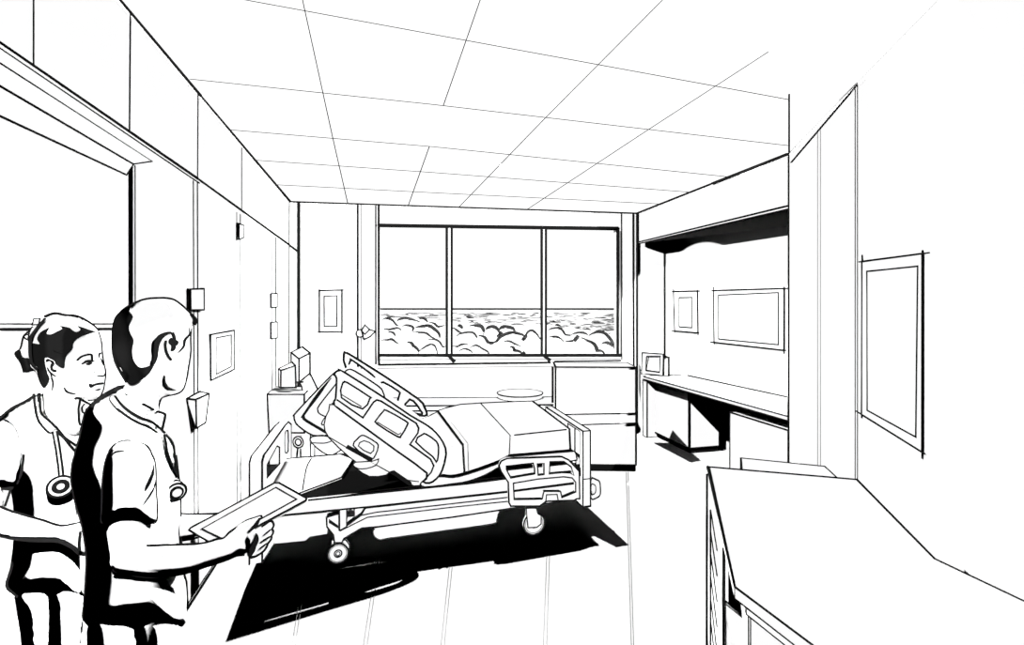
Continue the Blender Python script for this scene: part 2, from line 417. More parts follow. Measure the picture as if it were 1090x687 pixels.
t = picture('white picture with double frame on left wall past the dispenser', [(224, 356.5), (249, 351.8), (249, 393.5), (224.5, 405)], [(229.8, 360), (246, 356.7), (246, 390.5), (230.2, 398.5)], WL, 1.3, 0, .006)

# ================================================================ WALL FITTINGS ON THE LEFT WALL
def wallbox(name, label, cat, quad, dep, w=1.1, extra=(), pl=WL, group=None, backquad=None):
    a = [onp(p, pl, dep) for p in quad]; b = [onp(p, pl, .002) for p in backquad] if backquad else [p - pl[1] * (dep - .002) for p in a]
    m = MB(1.35); m.hexa(a, b, ink=w)
    for e in extra: m.line([onp(p, pl, dep) for p in e], w)
    o = m.build(name, ENAM); tag(o, label, cat, group); return o
wallbox('switch_box', 'largest of the wall boxes, beside the standing man\'s forehead', 'wall box', [(203, 308), (217, 307.5), (217, 330), (203, 330)], .017)
wallbox('sensor_box', 'small wall box with pointed lower end, high under the wall rail', 'wall box', [(254.5, 238), (259.5, 240), (259.3, 253), (254.5, 255)], .02, .9)
wallbox('junction_box', 'upper of two tiny boxes on the wall strip by the corner', 'wall box', [(288.5, 313), (295, 312.5), (295, 327), (288.5, 327.5)], .01, .9)
wallbox('junction_box', 'lower of two tiny boxes on the wall strip by the corner', 'wall box', [(288.5, 343.5), (295, 343), (295, 360), (288.5, 360.5)], .01, .9)
wallbox('dispenser', 'wedge-shaped white dispenser on left wall, narrower at the bottom', 'dispenser', [(208.4, 425.4), (222.4, 419.3), (218.5, 450.3), (209, 456)], .022, 1.3, backquad=[(198.8, 424.5), (212.6, 417), (211, 449), (203.5, 457)])
# lever handle on the strip beside the window
hd = thing('lever_handle', 'small lever handle on white strip left of the window', 'handle', Bk((388, 356)))
m = MB(); m.k = 1.5; c = Bk((383.5, 355)); m.cyl(c, WB[1], .045, .012, ink=.8, seg=16); m.build('base_plate', ENAM, hd)
m = MB(1.6); lo = [Bk(p, .03) for p in [(385, 352), (388.5, 346.2), (393.5, 351), (399.5, 353), (394, 358.5), (387.5, 361.3)]]
m.prism(lo, -WB[1] * .012, ink=.9); m.line([lo[0], Bk((388.3, 356), .032), Bk((393, 351.5), .032)], .8); m.cyl(Bk((387, 355), .0), WB[1], .02, .02); m.build('lever', ENAM, hd)

# ================================================================ FURNITURE ALONG THE BACK
def slabbox(mb, front, pl, vec, w=1.1): a = [onp(p, pl) for p in front]; mb.hexa(a, [p + Vector(vec) for p in a], ink=w)
# tall cabinet under the right pane
f0 = onz((591.5, 501.5), 0); f1 = onz((677, 502.5), 0); PC = vplane(f0, f1, (0, 0, 0)); nC = -PC[1]
cab = thing('window_cabinet', 'tall white cabinet with a mid band under the right window pane', 'cabinet', (f0 + f1) / 2)
ztop = onp((592, 391), PC).z; zbt = onp((634, 495), PC).z; dC = .40
def cq(x0, y0, x1, y1, off=0): return [onp(p, PC, off) for p in [(x0, y0), (x1, y0), (x1, y1), (x0, y1)]]
m = MB(1.3); a = [up(f0, ztop), up(f1, ztop), up(f1, zbt), up(f0, zbt)]
m.hexa(a, [p + nC * dC for p in a], ink=0); m.line([a[0], a[1]], 1.2); m.line([a[0], a[0] + nC * dC], 1.4); m.line([a[1], a[1] + nC * dC], 1.0); m.line([a[0], a[3]], 1.3); m.line([a[1], a[2]], 1.4); m.line([a[2], a[3]], 1.4); m.line([a[0] + nC * dC, a[1] + nC * dC], .9)
m.line([onp((588.5, 391), PC) + nC * .05, onp((588.5, 430), PC) + nC * .05], 1.6)
m.build('body', LAM, cab)
m = MB(1.1); m.prism([onp(p, PC, .001) for p in [(592, 441.3), (676.6, 440), (676.6, 450), (592, 453)]], PC[1] * .003)
m.line([onp((592, 441.5), PC, .005), onp((660, 440.4), PC, .005)], 1.3); m.line([onp((660, 440.4), PC, .005), onp((676.6, 440), PC, .005)], .9); m.line([onp((592, 453), PC, .005), onp((660, 451), PC, .005)], 1.2); m.line([onp((660, 451), PC, .005), onp((676.6, 450.3), PC, .005)], .8); m.build('handle_band', LAM, cab)
m = MB(); a = [up(f0, zbt), up(f1, zbt), up(f1, 0), up(f0, 0)]; m.hexa([p + nC * .01 for p in a], [p + nC * (dC - .02) for p in a], ink=0); o = m.build('plinth', DARK, cab); o['label'] = 'recessed plinth, black in place of floor shade'  # black colour stands in for the shade on the floor below the cabinet
# low bench under the left panes
g0 = up(onz((430, 432.5), .58), .58); g1 = up(onz((603, 431), .58), .58); g2 = onz((588.5, 423), .58); g3 = onz((400, 424.3), .58)
be = thing('window_bench', 'long low white bench under the window behind the bed', 'bench', flat((g0 + g1) / 2))
m = MB(1.3); th = .055
m.hexa([g0, g1, g2, g3], [p - Z_ * th for p in (g0, g1, g2, g3)], ink=1.2); m.build('bench_top', LAM, be)
m = MB(); q = [g0 * .97 + g2 * .03, g1 * .95 + g3 * .05, g2 * .95 + g0 * .05, g3 * .97 + g1 * .03]
q = [p - Z_ * th for p in q]; m.hexa(q, [flat(p) for p in q], ink=.9); m.build('base', LAM, be)
st = MB(1.3); cc = onz((553.5, 421.5), .60); rr = 24.5 * depth(cc) / FPX
A = []; B = []
for i in range(40):
    a = 2 * math.pi * i / 40; u = Vector((math.cos(a) * rr, math.sin(a) * rr * 1.0, 0)); A.append(cc + u + Z_ * .035); B.append(cc + u * .96 - Z_ * .018)
st.add(A + B, [tuple(range(40)), tuple(range(79, 39, -1))] + [(i, (i + 1) % 40, (i + 1) % 40 + 40, i + 40) for i in range(40)]); st.line(A, .9, True); st.line(B, .8, True)
o = st.build('round_tray', LAM); tag(o, 'thin round white tray lying on the window bench past the footboard', 'tray')

# desk in the recess
DZ = .775
dk = thing('desk', 'long built-in white desk with kneehole in the right recess', 'desk', flat(onz((760, 430), DZ)))
tf = [onz((684.5, 400.8), DZ), onz((838, 443.2), DZ), up(flat(onp((838, 422.6), WR, .02)), DZ), up(flat(onp((733, 400), WR, .02)), DZ), onz((703, 399), DZ)]
m = MB(); m.prism(tf, -Z_ * .038, ink=0)
m.line([tf[0], tf[1]], 1.2); m.line([tf[0] - Z_ * .038, tf[1] - Z_ * .038], 1.5); m.line([tf[2] + WR[1] * .01, tf[3] + WR[1] * .01], 2.4); m.line([tf[3], tf[4], tf[0]], 1.0); m.build('desk_top', LAM, dk)
PD = vplane(flat(tf[0]), flat(tf[1]), (0, 3, 0)); nD = -PD[1]; eD = (flat(tf[1]) - flat(tf[0])).normalized()
def D(p, off=0): return onp(p, PD, off)
# left leg, front panel, drawer unit
m = MB(); q = [up(flat(D((684.5, 450), -.01)), DZ - .04), up(flat(D((688.6, 450), -.01)), DZ - .04), up(flat(D((688.6, 450), -.01)), .0), up(flat(D((684.5, 450), -.01)), 0)]
m.hexa(q, [p + nD * .5 for p in q], ink=1.1); m.build('end_panel', LAM, dk)
m = MB(); q = [up(flat(D((689, 450), -.13)), DZ - .04), up(flat(D((733, 450), -.13)), DZ - .04), up(flat(D((733, 450), -.13)), .06), up(flat(D((689, 450), -.13)), .06)]
m.hexa(q, [p + nD * .4 for p in q], ink=1.3); m.build('cupboard', LAM, dk)
m = MB(); q = [up(p, .06) if i < 2 else flat(p) for i, p in enumerate([q[0], q[1], q[1], q[0]])]; m.hexa([p + nD * .02 for p in q], [p + nD * .38 for p in q], ink=0); o = m.build('plinth', DARK, dk); o['label'] = 'recessed plinth, black in place of floor shade'  # coloured black to act as the desk's shade along the floor
m = MB(); zu = .655; u0 = flat(D((777, 470), -.02)); u1 = flat(D((839, 470), -.02)); q = [up(u0, zu), up(u1, zu), up(u1, .0), up(u0, 0)]
m.hexa(q, [p + nD * .5 for p in q], ink=1.4); m.build('drawer_unit', LAM, dk)
# photo frame and box on the desk
pf = thing('photo_frame', 'small framed photo leaning at the far end of the desk', 'photo frame', onz((695, 400.5), DZ))
P0 = tf[4] * .5 + tf[0] * .5
PFp = vplane(flat(onz((683, 399.5), DZ)), flat(onz((705, 401), DZ)), (0, 0, 0))
m = MB(); m.prism([onp(p, PFp) for p in [(683.5, 375.5), (706, 377), (705.5, 400), (683, 398)]], -PFp[1] * .02, holes=[[onp(p, PFp) for p in [(688, 379.5), (703, 379.5), (702, 396.5), (687.5, 394.5)]]], ink=1.1); m.build('frame', LAM, pf)
m = MB(); m.prism([onp(p, PFp, -.008) for p in [(688, 379.5), (703, 379.5), (702, 396.5), (687.5, 394.5)]], -PFp[1] * .008); m.line([onp(p, PFp, -.006) for p in [(690.5, 380), (688, 394), (702, 396), (702.8, 380.5)]], .8); m.build('photo', LAM, pf)
m = MB(); q = [onp(p, PFp, -.05) for p in [(706.5, 379), (711.5, 381), (711.5, 400.3), (706.5, 400)]]; m.hexa(q, [p - PFp[1] * .05 for p in q], ink=1.1); o = m.build('card_box', LAM); tag(o, 'slim upright white box standing behind the small photo frame', 'box')

# ================================================================ BEDSIDE CABINET AND THE BOXES ON IT
k0 = at((284.8, 420), 4.42); k1 = at((324, 420), 4.36); PK = vplane(flat(k0), flat(k1), (0, 0, 0)); nK = -PK[1]
def K(p, off=0): return onp(p, PK, off)
zk = K((300, 420)).z
bs = thing('bedside_cabinet', 'white bedside cabinet in the corner behind the headboard', 'cabinet', flat((k0 + k1) / 2))
m = MB(1.4); q = [K((284.5, 420)), K((324, 420)), K((324, 461)), K((286.5, 461))]
qb = [up(flat(onz((291.5, 412.2), zk)), zk), up(flat(onz((331, 412.2), zk)), zk)]; qb += [up(flat(qb[1]), q[2].z), up(flat(qb[0]), q[3].z)]
m.hexa(q, qb, ink=1.1); m.build('body', LAM, bs)
m = MB(1.4); q2 = [q[3], q[2], flat(q[2]), flat(q[3])]; m.hexa([p + nK * .1 for p in q2], [p + nK * .16 for p in q2], ink=.9); m.build('stand', LAM, bs)
m = MB(1.4); ctr = K((317.5, 471), .02)
m.ring(ctr, PK[1], .052, 1.0); m.ring(ctr, PK[1], .03, 1.0); m.cyl(ctr - PK[1] * .05, PK[1], .05, .05); m.line([K((317, 478), .02), K((315.5, 490), .02)], 1.0); m.line([K((320, 478), .02), K((320, 490), .02)], 1.0)
m.cyl(K((318, 463), -.03), Vector((0, 0, -1)), .01, .05)
o = m.build('round_gauge', ENAM); tag(o, 'small round gauge hanging under the bedside cabinet', 'gauge')
m = MB(1.4); q = [onp(p, PK, -.1) for p in [(299, 394.5), (314.5, 389.5), (315, 412.7), (299, 412.7)]]; qb = [onp(p, PK, -.16) for p in [(296.5, 393), (311, 386), (312, 412), (297, 412)]]
m.hexa(q, qb, ink=1.1); o = m.build('tissue_box', LAM); tag(o, 'shorter upright white box on the bedside cabinet', 'box')
up_ = thing('upright_device', 'taller white box on a slanted foot behind the bedside cabinet', 'device', flat(onp((322, 410), PK, -.2)))
PQ = (PK[0], PK[1])
m = MB(1.4); a = [onp((310, 375.5), PK, -.22), onp((318.3, 382), PK, -.18), onp((330, 376), PK, -.22), onp((322, 369.5), PK, -.28)]
zl = onp((318.3, 407), PK, -.18).z
m.hexa(a, [up(flat(p), zl) for p in a], ink=1.2); m.build('housing', ENAM, up_)
m = MB(1.4); a = [onp(p, PK, -.19) for p in [(318.3, 407), (330, 397.5), (338, 414), (340, 440), (326, 440), (321.5, 412)]]; m.prism(a, nK * .06, ink=1.1)
fo = [flat(onp((324, 420), PK, -.20)), flat(onp((330, 420), PK, -.20))]; m.hexa([up(fo[0], .7), up(fo[1], .7), up(fo[1], 0), up(fo[0], 0)], [p + nK * .05 for p in [up(fo[0], .7), up(fo[1], .7), up(fo[1], 0), up(fo[0], 0)]], ink=.8)
m.build('slanted_foot', ENAM, up_)

# ================================================================ THE BED
BY = 3.20; BF = 4.14; PY = yplane(BY)
def N(p, off=0.0): return onp(p, PY, off)          # on the near side of the bed (off > 0 towards the room)
bed = thing('hospital_bed', 'white hospital bed with raised backrest and side rails on castors', 'bed', (0.45, 3.67, 0))
def plate(name, loop, holes=(), off=0.0, thick=.035, ink=1.7, back=0, hink=1.4, lines=(), sm=True, mat=ENAM, pl=PY, k=3, dirv=(0, 1, 0), parent=None):
    lp = smooth_path(loop, k, True) if sm else loop
    hs = [smooth_path(h_, k, True) if sm else h_ for h_ in holes]
    m = MB(); m.prism([onp(p, pl, off) for p in lp], Vector(dirv) * thick, holes=[[onp(p, pl, off) for p in h_] for h_ in hs], ink=ink, back=back, hink=hink)
    for l in lines: m.line([onp(p, pl, off + .002) for p in (smooth_path(l[0], 3) if (len(l) < 3 or l[2]) else l[0])], l[1], mat=1)
    return m.build(name, mat, parent or bed)
# side frame, lower frame
plate('side_beam', [(292, 536), (326, 533), (400, 525), (440, 521), (496, 515.5), (541, 509.5), (612, 502), (612, 514), (541, 523.3), (400, 539), (292, 549.5)], thick=.04, ink=1.6, sm=False)
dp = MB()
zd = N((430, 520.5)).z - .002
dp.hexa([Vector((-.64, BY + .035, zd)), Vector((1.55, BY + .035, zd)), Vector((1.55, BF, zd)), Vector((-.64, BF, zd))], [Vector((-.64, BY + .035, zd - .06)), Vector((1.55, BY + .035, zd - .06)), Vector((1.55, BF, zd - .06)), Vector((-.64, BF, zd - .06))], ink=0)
dp.build('deck', DARK, bed)  # shade under the backrest is put into the deck's black colour
plate('side_beam', [(292, 540), (612, 500), (612, 512), (292, 552)], off=-.92, thick=.04, ink=1.0, sm=False)
plate('base_frame', [(347.5, 551), (361, 547), (361, 564), (369, 560), (384, 549), (389, 541), (400, 539.8), (541, 524), (612, 515), (612, 532), (544, 541.5), (480, 551), (402, 561), (385, 562.5), (366, 573.5), (364, 578), (356, 578), (355, 570), (348, 561)], off=-.05, thick=.06, ink=1.5, sm=False,
      lines=[([(362, 565.5), (391, 551), (480, 540.4), (541, 534)], 1.1, False), ([(384, 549), (400, 545.7), (541, 529.7)], 1.2, False)])
m = MB()
for x in ((361, 547), (369, 545)): pass
m.prism([N(p, -.03) for p in [(361.5, 540), (369, 540), (369, 561), (361.5, 565)]], Vector((0, .04, 0)), ink=1.2)
m.prism([N(p, -.045) for p in [(350, 553), (360, 560), (360, 563), (350, 557)]], Vector((0, .02, 0)), mat=1); m.build('post', ENAM, bed)
plate('base_cover', [(397, 567), (398.5, 563.5), (403, 561.5), (480, 550.5), (528, 543.5), (530, 548), (528.5, 554), (524, 558), (480, 564.3), (414, 573.2), (405, 575), (399, 572)], off=-.10, thick=.05, ink=1.0)
plate('head_cover', [(292, 551), (348, 546), (348, 568.5), (330, 571.5), (325, 575.8), (292, 579)], off=-.28, thick=.05, ink=0, sm=False)
for ob in (((-.15, 3.36, .22), (1.2, 3.36, .22)), ((-.15, 4.0, .22), (1.2, 4.0, .22))):
    m = MB(); m.line([Vector(ob[0]), Vector(ob[1])], 1, rad=.03, mat=0, n=8); m.build('base_tube', ENAM, bed)
for x in (-.1, 1.1):
    m = MB(); m.hexa([Vector((x, 3.30, .19)), Vector((x + .06, 3.30, .19)), Vector((x + .06, 4.05, .19)), Vector((x, 4.05, .19))], [Vector((x, 3.30, .42)), Vector((x + .06, 3.30, .42)), Vector((x + .06, 4.05, .42)), Vector((x, 4.05, .42))], ink=.8); m.build('lift_leg', ENAM, bed)
# castors
def castor(c, r, yoff=0.0, fork=None, inkw=1.2):
    cs = MB(); P = Vector(c); cs.cyl(P - Vector((0, .012, 0)), (0, 1, 0), r, .03, seg=32)
    y = Vector((0, -.0125, 0)); cs.ring(P + y, (0, 1, 0), r, 1.5); cs.ring(P + y, (0, 1, 0), r * .84, .9, mat=2); cs.ring(P + y, (0, 1, 0), r * .36, 1.3); cs.ring(P + y * 1.2, (0, 1, 0), r * .2, .9)
    w = cs.build('castor', ENAM, bed)
    fm = MB()
    fm.prism(fork, Vector((0, .02, 0)), ink=inkw); fm.build('castor_fork', ENAM, w)
ca = N((360, 588.6), -.05); ra = ca.z - .002
castor(ca, ra, fork=[N(p, -.08) for p in [(353, 575), (368, 575), (372, 580), (372, 584), (360, 592), (352, 584)]])
cb = N((568, 555), -.05); rb = cb.z - .002
rb = min(rb, .08); cb.z = rb
castor(cb, rb, fork=[N(p, -.03) for p in [(560, 541), (571, 541), (572.5, 547), (576, 549), (576, 558), (571.5, 561.5), (562, 562)]], inkw=1.2)
for x in (ca.x, cb.x):
    P = Vector((x, 4.05, rb)); castor(P, rb, fork=[P + Vector((-.02, .015, .02)), P + Vector((.02, .015, .02)), P + Vector((.02, .015, .16)), P + Vector((-.02, .015, .16))], inkw=.8)
# headboard (plane x = const), seen from the bed side
XH = onp((279, 500), PY).x; PH = xplane(XH)
def Hd(p, off=0.0): return onp(p, PH, off)
XH0 = XH
lp = [(279, 599), (279, 492), (281, 484.5), (303.5, 453), (307, 449.5), (309.5, 452), (309.5, 490), (309, 552), (305.7, 558)]
m = MB()
m.prism([Hd(p) for p in lp], Vector((-.07, 0, 0)), holes=[[Hd(p) for p in smooth_path([(303, 462), (305, 458.5), (306.8, 460), (306.8, 480), (304.5, 482.5), (303, 480)], 2, True)], [Hd(p) for p in [(284, 509), (284, 495), (294.8, 475), (297.5, 476.5), (297.5, 494)]]], ink=1.7, back=1.6, hink=1.2)
for p in lp[:3] + lp[3:5]: m.line([Hd(p), Hd(p, -.07)], 1.5)
m.build('headboard', ENAM, bed)
# footboard (plane x = const)
XF = N((620.5, 480)).x; PFb = xplane(XF)
def Ft(p, off=0.0): return onp(p, PFb, off)
lp = [(620.5, 540), (620.5, 459.3), (581, 433.5), (581, 505), (605, 525)]
m = MB(); ho = [(617, 520), (617.3, 459.5), (608, 453.5), (608, 488), (613, 492), (613, 516)]
m.prism([Ft(p) for p in lp], Vector((.062, 0, 0)), holes=[[Ft(p) for p in [(617.3, 500), (617.3, 459.5), (604.5, 451), (604.5, 482), (613, 489), (613, 497)]]], ink=1.4, back=1.5, hink=1.0)
m.line([Ft((620.5, 459.3)), Ft((620.5, 459.3)) + Vector((.062, 0, 0))], 1.2); m.line([Ft((620.5, 540)), Ft((620.5, 540)) + Vector((.062, 0, 0))], 1.8); m.line([Ft((581, 433.5)), Ft((581, 433.5)) + Vector((.062, 0, 0))], 1.2)
m.line([Ft((620.5, 510.5)) + Vector((0, -.002, 0)), Ft((620.5, 510.5)) + Vector((.062, -.002, 0))], 1.0)
m.build('footboard', ENAM, bed)
m = MB(); m.prism([onp(p, PY, -.02) for p in smooth_path([(629, 510.5), (635, 511), (638.5, 514), (639, 526), (635.5, 530), (629, 530.5)], 3, True)], Vector((0, .05, 0)), holes=[[onp(p, PY, -.02) for p in smooth_path([(629.5, 516), (633, 516.5), (634.2, 519), (634, 524), (632.5, 526), (629.5, 526.5)], 3, True)]], ink=1.4, hink=1.0); m.build('bumper', ENAM, bed)
# mattress: foot section (with knee break) and blanket over it
Yn, Yf = yplane(BY + .045), yplane(BF - .04)
def loft(m, near_top, far_top, near_bot, w_edges=()):
    nt_ = [onp(p, Yn) for p in near_top]; ft_ = [onp(p, Yf) for p in far_top]; nb_ = [onp(p, Yn) for p in near_bot]
    fb_ = [Vector((b.x, Yf[0].y, n_.z)) for b, n_ in zip(ft_, nb_)]
    n = len(nt_); V = nt_ + ft_ + nb_ + fb_; f = []
    for i in range(n - 1): f += [(i, i + 1, n + i + 1, n + i), (2 * n + i, 2 * n + i + 1, i + 1, i), (n + i, n + i + 1, 3 * n + i + 1, 3 * n + i), (3 * n + i, 3 * n + i + 1, 2 * n + i + 1, 2 * n + i)]
    f += [(0, n, 3 * n, 2 * n), (n - 1, 2 * n - 1, 4 * n - 1, 3 * n - 1)]
    m.add(V, f); return nt_, ft_, nb_
m = MB()
a, b, c = loft(m, [(440, 478), (470, 476), (493, 474)], [(447, 447), (455.7, 444), (466, 438.5)], [(445, 506), (468, 507.3), (494, 506)])
m.line(c, 1.8); m.line(b, 1.4); m.build('mattress', LINEN, bed)
m = MB()
a, b, c = loft(m, [(492.6, 473.4), (500, 471.7), (520, 468), (543, 463.8), (575, 460.7), (606, 457.0)], [(466, 437.6), (476, 434.5), (490, 431), (511.6, 429.6), (540, 428.3), (566.6, 427.3)], [(494.5, 505.5), (502, 503.3), (520, 497), (542, 487), (560, 484.4), (607, 480.5)])
m.line(c, 1.9); m.line(b, 1.8); m.line([b[0], a[0], c[0]], 2.0); m.line([b[-1], a[-1], c[-1]], 2.0)
m.line([onp((470, 436.8), Yf), onp((498, 472.3), Yn, .002), onp((498.8, 504.5), Yn, .002)], 1.1, mat=2)
m.line([b[3], a[3], c[3]], 1.1); m.line([onp((547.4, 463.4), Yn, .003), onp((603, 457.5), Yn, .003)], 1.4)
o = m.build('blanket', LINEN); tag(o, 'white blanket with folded edge tucked over the foot of the bed', 'blanket')
# deck section under the foot mattress
plate('foot_beam', [(538, 501), (560, 498.5), (612, 493.5), (612, 503), (560, 507.5), (541, 511)], off=-.03, thick=.02, ink=1.2, sm=False)
plate('foot_deck', [(449, 513.5), (468, 507.8), (482, 508.6), (498, 505), (520, 497.5), (534, 492), (545, 486.5), (560, 485), (607, 481), (612, 481.5), (613.6, 487), (609, 491), (560, 491), (545, 492.5), (534, 496), (516, 506), (498, 512.5), (480, 515.5), (452, 518.5)], off=.012, thick=.6, ink=1.3, sm=True)
# foot side rail
plate('foot_rail', [(531, 496), (533.6, 491), (540, 488.2), (571, 487.3), (598, 486.4), (605.5, 490), (616.5, 502), (617, 531), (613.7, 531.3), (611, 532.8), (583, 533.7), (580, 534.8), (574.6, 539), (543.7, 539), (541.8, 535.5), (541, 513.7), (533.6, 502.7)],
      holes=[[(539, 496.4), (567.5, 493.3), (569, 499), (569, 504.6), (543.7, 509), (539, 500)], [(572, 494.0), (579, 493.7), (579, 505.3), (572.8, 506.2)], [(585.5, 491.8), (600, 491.5), (608, 497.3), (611, 506.4), (607, 503.7), (598, 503.3), (584.6, 504.6)],
             [(546.4, 514.6), (572.8, 510.2), (600, 507.8), (609, 509), (612.8, 513.7), (612.8, 524), (598, 530), (596.5, 523.3), (579, 523.3), (577, 531.5), (547.3, 532)]], off=.04, thick=.03, ink=1.5, hink=1.3, k=1,
      lines=[([(581, 534), (581.8, 527), (593, 526.6), (594, 532.5)], 1.1, False)])
# raised backrest: slab, side rails
plate('backrest', [(357, 399.5), (352, 400.5), (316, 438.5), (313.2, 443.5), (314, 448.5), (318, 454), (333, 463.6), (350, 465), (380, 482), (440, 516), (452, 513), (470, 495), (469, 474), (455, 459), (437, 446), (410, 428), (372, 402)], off=-.02, thick=.78, ink=1.5, mat=LINEN, dirv=(0, 1, -.07),
      lines=[([(352.5, 402.5), (341, 417), (323.5, 441.5), (323.2, 444.5), (326, 448), (349, 461.7)], [1.2, 1.3, 2.2, 3.4, 3.4, 2.4]), ([(357.6, 409), (340, 431.5), (338.3, 437), (340, 440.5), (346.5, 443.8)], 1.3), ([(355, 432), (343, 449), (345, 452), (357, 440)], 1.1)])
plate('backrest_pillow', [(367, 397), (370, 393.8), (377, 394.8), (403, 411.5), (408, 418.5), (408.6, 425), (398, 425), (368, 401)], off=-.30, thick=.3, ink=1.4, mat=LINEN)
plate('backrest_frame', [(350, 437), (357, 431), (404, 466), (452, 502), (457, 508), (451, 514), (440, 517.5), (436, 517), (419, 503.5), (411, 506.5), (393, 508), (381, 500), (376, 495.5), (377, 492), (371, 487), (352, 467), (334, 467), (332.5, 471), (349, 484), (358, 483.5), (372, 475), (346, 455)][:6] + [(440, 517.5), (419, 501.5), (411, 506), (393, 507.4), (380.5, 499.8), (376, 495.5), (379, 492), (372, 487), (350, 466), (345, 452)], off=-.005, thick=.03, ink=1.2, k=2,
      lines=[([(346, 463), (420, 506), (446, 513)], 1.0)])
plate('lower_flap', [(332.5, 465), (352, 464), (362, 461), (372, 470), (362, 480), (349, 484.5), (332, 472)], off=-.10, thick=.08, ink=1.3, lines=[([(332, 471.5), (345, 472), (353, 469.5), (361, 464)], 1.1)])
for a_, b_ in (((369, 475.5), (396, 490)), ((418, 502.5), (437, 515.5))):
    m = MB(); m.line([N(a_), N(b_)], 3.8, mat=1); o = m.build('hinge_bar', DARK, bed); o['label'] = 'black hinge bar under the backrest'
plate('rail_latch', [(376, 474.5), (380, 468), (384.8, 463.8), (390, 465), (401, 471.8), (402.5, 476), (400, 484), (395, 490), (388, 485)], off=.0, thick=.03, ink=1.3, holes=[[(381.4, 475), (387.5, 469.4), (398, 475), (394.5, 483)]], hink=1.1, k=2)
plate('latch_lever', [(376, 495.5), (379, 492.2), (396, 491.3), (403, 489), (400, 495.5), (390, 499), (381, 499)], off=.0, thick=.03, ink=1.1, k=2)
plate('head_rail', [(355.7, 399.3), (357.5, 396), (361, 394.6), (365.3, 395.8), (409.9, 424.2), (436.4, 442.3), (453.8, 452.4), (464.3, 461), (472, 472), (474.8, 483.8), (470.4, 501.3), (464.3, 510), (457.3, 514.4), (450.3, 512.7), (454.5, 504), (422, 480), (359, 434), (355.8, 430.5), (355.6, 427), (357.3, 424), (358.3, 403)],
      holes=[[(364.5, 409), (366, 407.3), (369.7, 407.5), (392.4, 422), (393.6, 424.6), (386, 435.5), (363.6, 423.5)], [(400.6, 447.3), (408, 438), (411.6, 437.2), (431.7, 448.4), (433.6, 452.6), (427.3, 463.6), (423, 465), (401.4, 451.5)], [(442.5, 470.7), (449.5, 463), (453.8, 462.6), (464.3, 470), (466.8, 476.9), (466.2, 487.3), (464.3, 492), (460.8, 486.5)]],
      off=.02, thick=.018, ink=1.9, hink=1.5, k=2, lines=[([(358.3, 425.5), (386.3, 445), (397.6, 428.4), (401, 426), (405.5, 427.2), (443, 450.8), (445.7, 456), (444.8, 461.3), (436.4, 473.4), (458.2, 489), (461.7, 496), (459, 503), (451, 512)], 1.6, False),
      ([(364, 420.5), (385, 433.2)], 1.0, False), ([(401.5, 449.5), (424, 463), (427, 461)], 1.0, False)])
plate('head_rail', [(366, 377), (368, 375.7), (371.4, 377), (383.7, 384.5), (409.9, 401), (444.8, 424.6), (451.8, 433.4), (454.4, 442), (447, 442.5), (438, 441), (425, 436), (395, 418), (369, 394)],
      holes=[[(373, 384.5), (376, 384.5), (396.5, 399.5), (397.5, 402.5), (396, 406), (373.5, 393)], [(404.5, 411.5), (408, 407.2), (424, 416.8), (425, 420.3), (420.3, 430.7), (409, 424.5)], [(430, 436.5), (436, 425.5), (443, 430.5), (447, 436.5), (449, 441.5)]], off=BY - BF, thick=.018, ink=2.1, hink=1.9, k=2)
# sheet left lying on the deck by the headboard
zs = zd + .012
m = MB(); q = [onz(p, zs) for p in [(301, 489), (331, 487), (363, 484.3), (376, 489), (363.5, 508.5), (322, 524), (298, 533), (284, 524)]]
m.prism(q, -Z_ * .01, ink=1.4); m.line([onz(p, zs + .002) for p in smooth_path([(331.5, 488), (326, 499), (322, 522)], 4)], 1.2)
o = m.build('sheet', LINEN); tag(o, 'white sheet lying flat on the bed deck beside the headboard', 'sheet')

# ================================================================ FOREGROUND COUNTER
CZ = .90
ct = thing('counter', 'white counter with drawers in the right foreground', 'counter', flat(onz((900, 600), CZ)))
T = [onz(p, CZ) for p in [(753.5, 497.5), (912, 511), (995, 595.5), (1090, 640.5), (1250, 716), (1000, 788), (782, 625)]]
m = MB(); m.prism(T, -Z_ * .032, ink=0)
m.line([T[0], T[1]], 2.1); m.line([T[1], T[2], T[3], T[4]], 2.2); m.line([T[6], T[0]], [2.0, 3.0]); m.line([T[6], T[5]], 2.0); m.line([T[6], T[6] - Z_ * .032], 1.2); m.line([T[6] - Z_ * .032, T[5] - Z_ * .032], 1.3)
m.build('counter_top', LAM, ct)
eL = (T[6] - T[0]); eF = (T[5] - T[6]).normalized()
zc = CZ - .033
def cp(s, d, z): return up(flat(T[0] + eL * s + eF * d), z)
m = MB(1.5); q = [cp(.0, .0, zc), cp(.72, 0, zc), cp(.72, 0, 0), cp(0, 0, 0)]
m.hexa(q, [p + eF * .004 for p in q], ink=0); m.line([q[0], q[3]], 2.6); m.line([q[1], q[2]], 2.0); m.line([cp(.2, -.002, zc - .09), cp(.2, -.002, .1)], 1.6)
for i in range(8): m.line([cp(.2, -.002, zc - .09 - .095 * i), cp(.5, -.002, zc - .115 - .095 * i)], 1.1)
m.build('side_panel', LAM, ct)
m = MB(); q = [cp(.86, .075, zc), cp(.86, .62, zc), cp(.86, .62, 0), cp(.86, .075, 0)]
m.hexa(q, [p - eL * .5 for p in q], ink=0); m.line([q[0], q[3]], 1.4); m.build('drawer_case', LAM, ct)
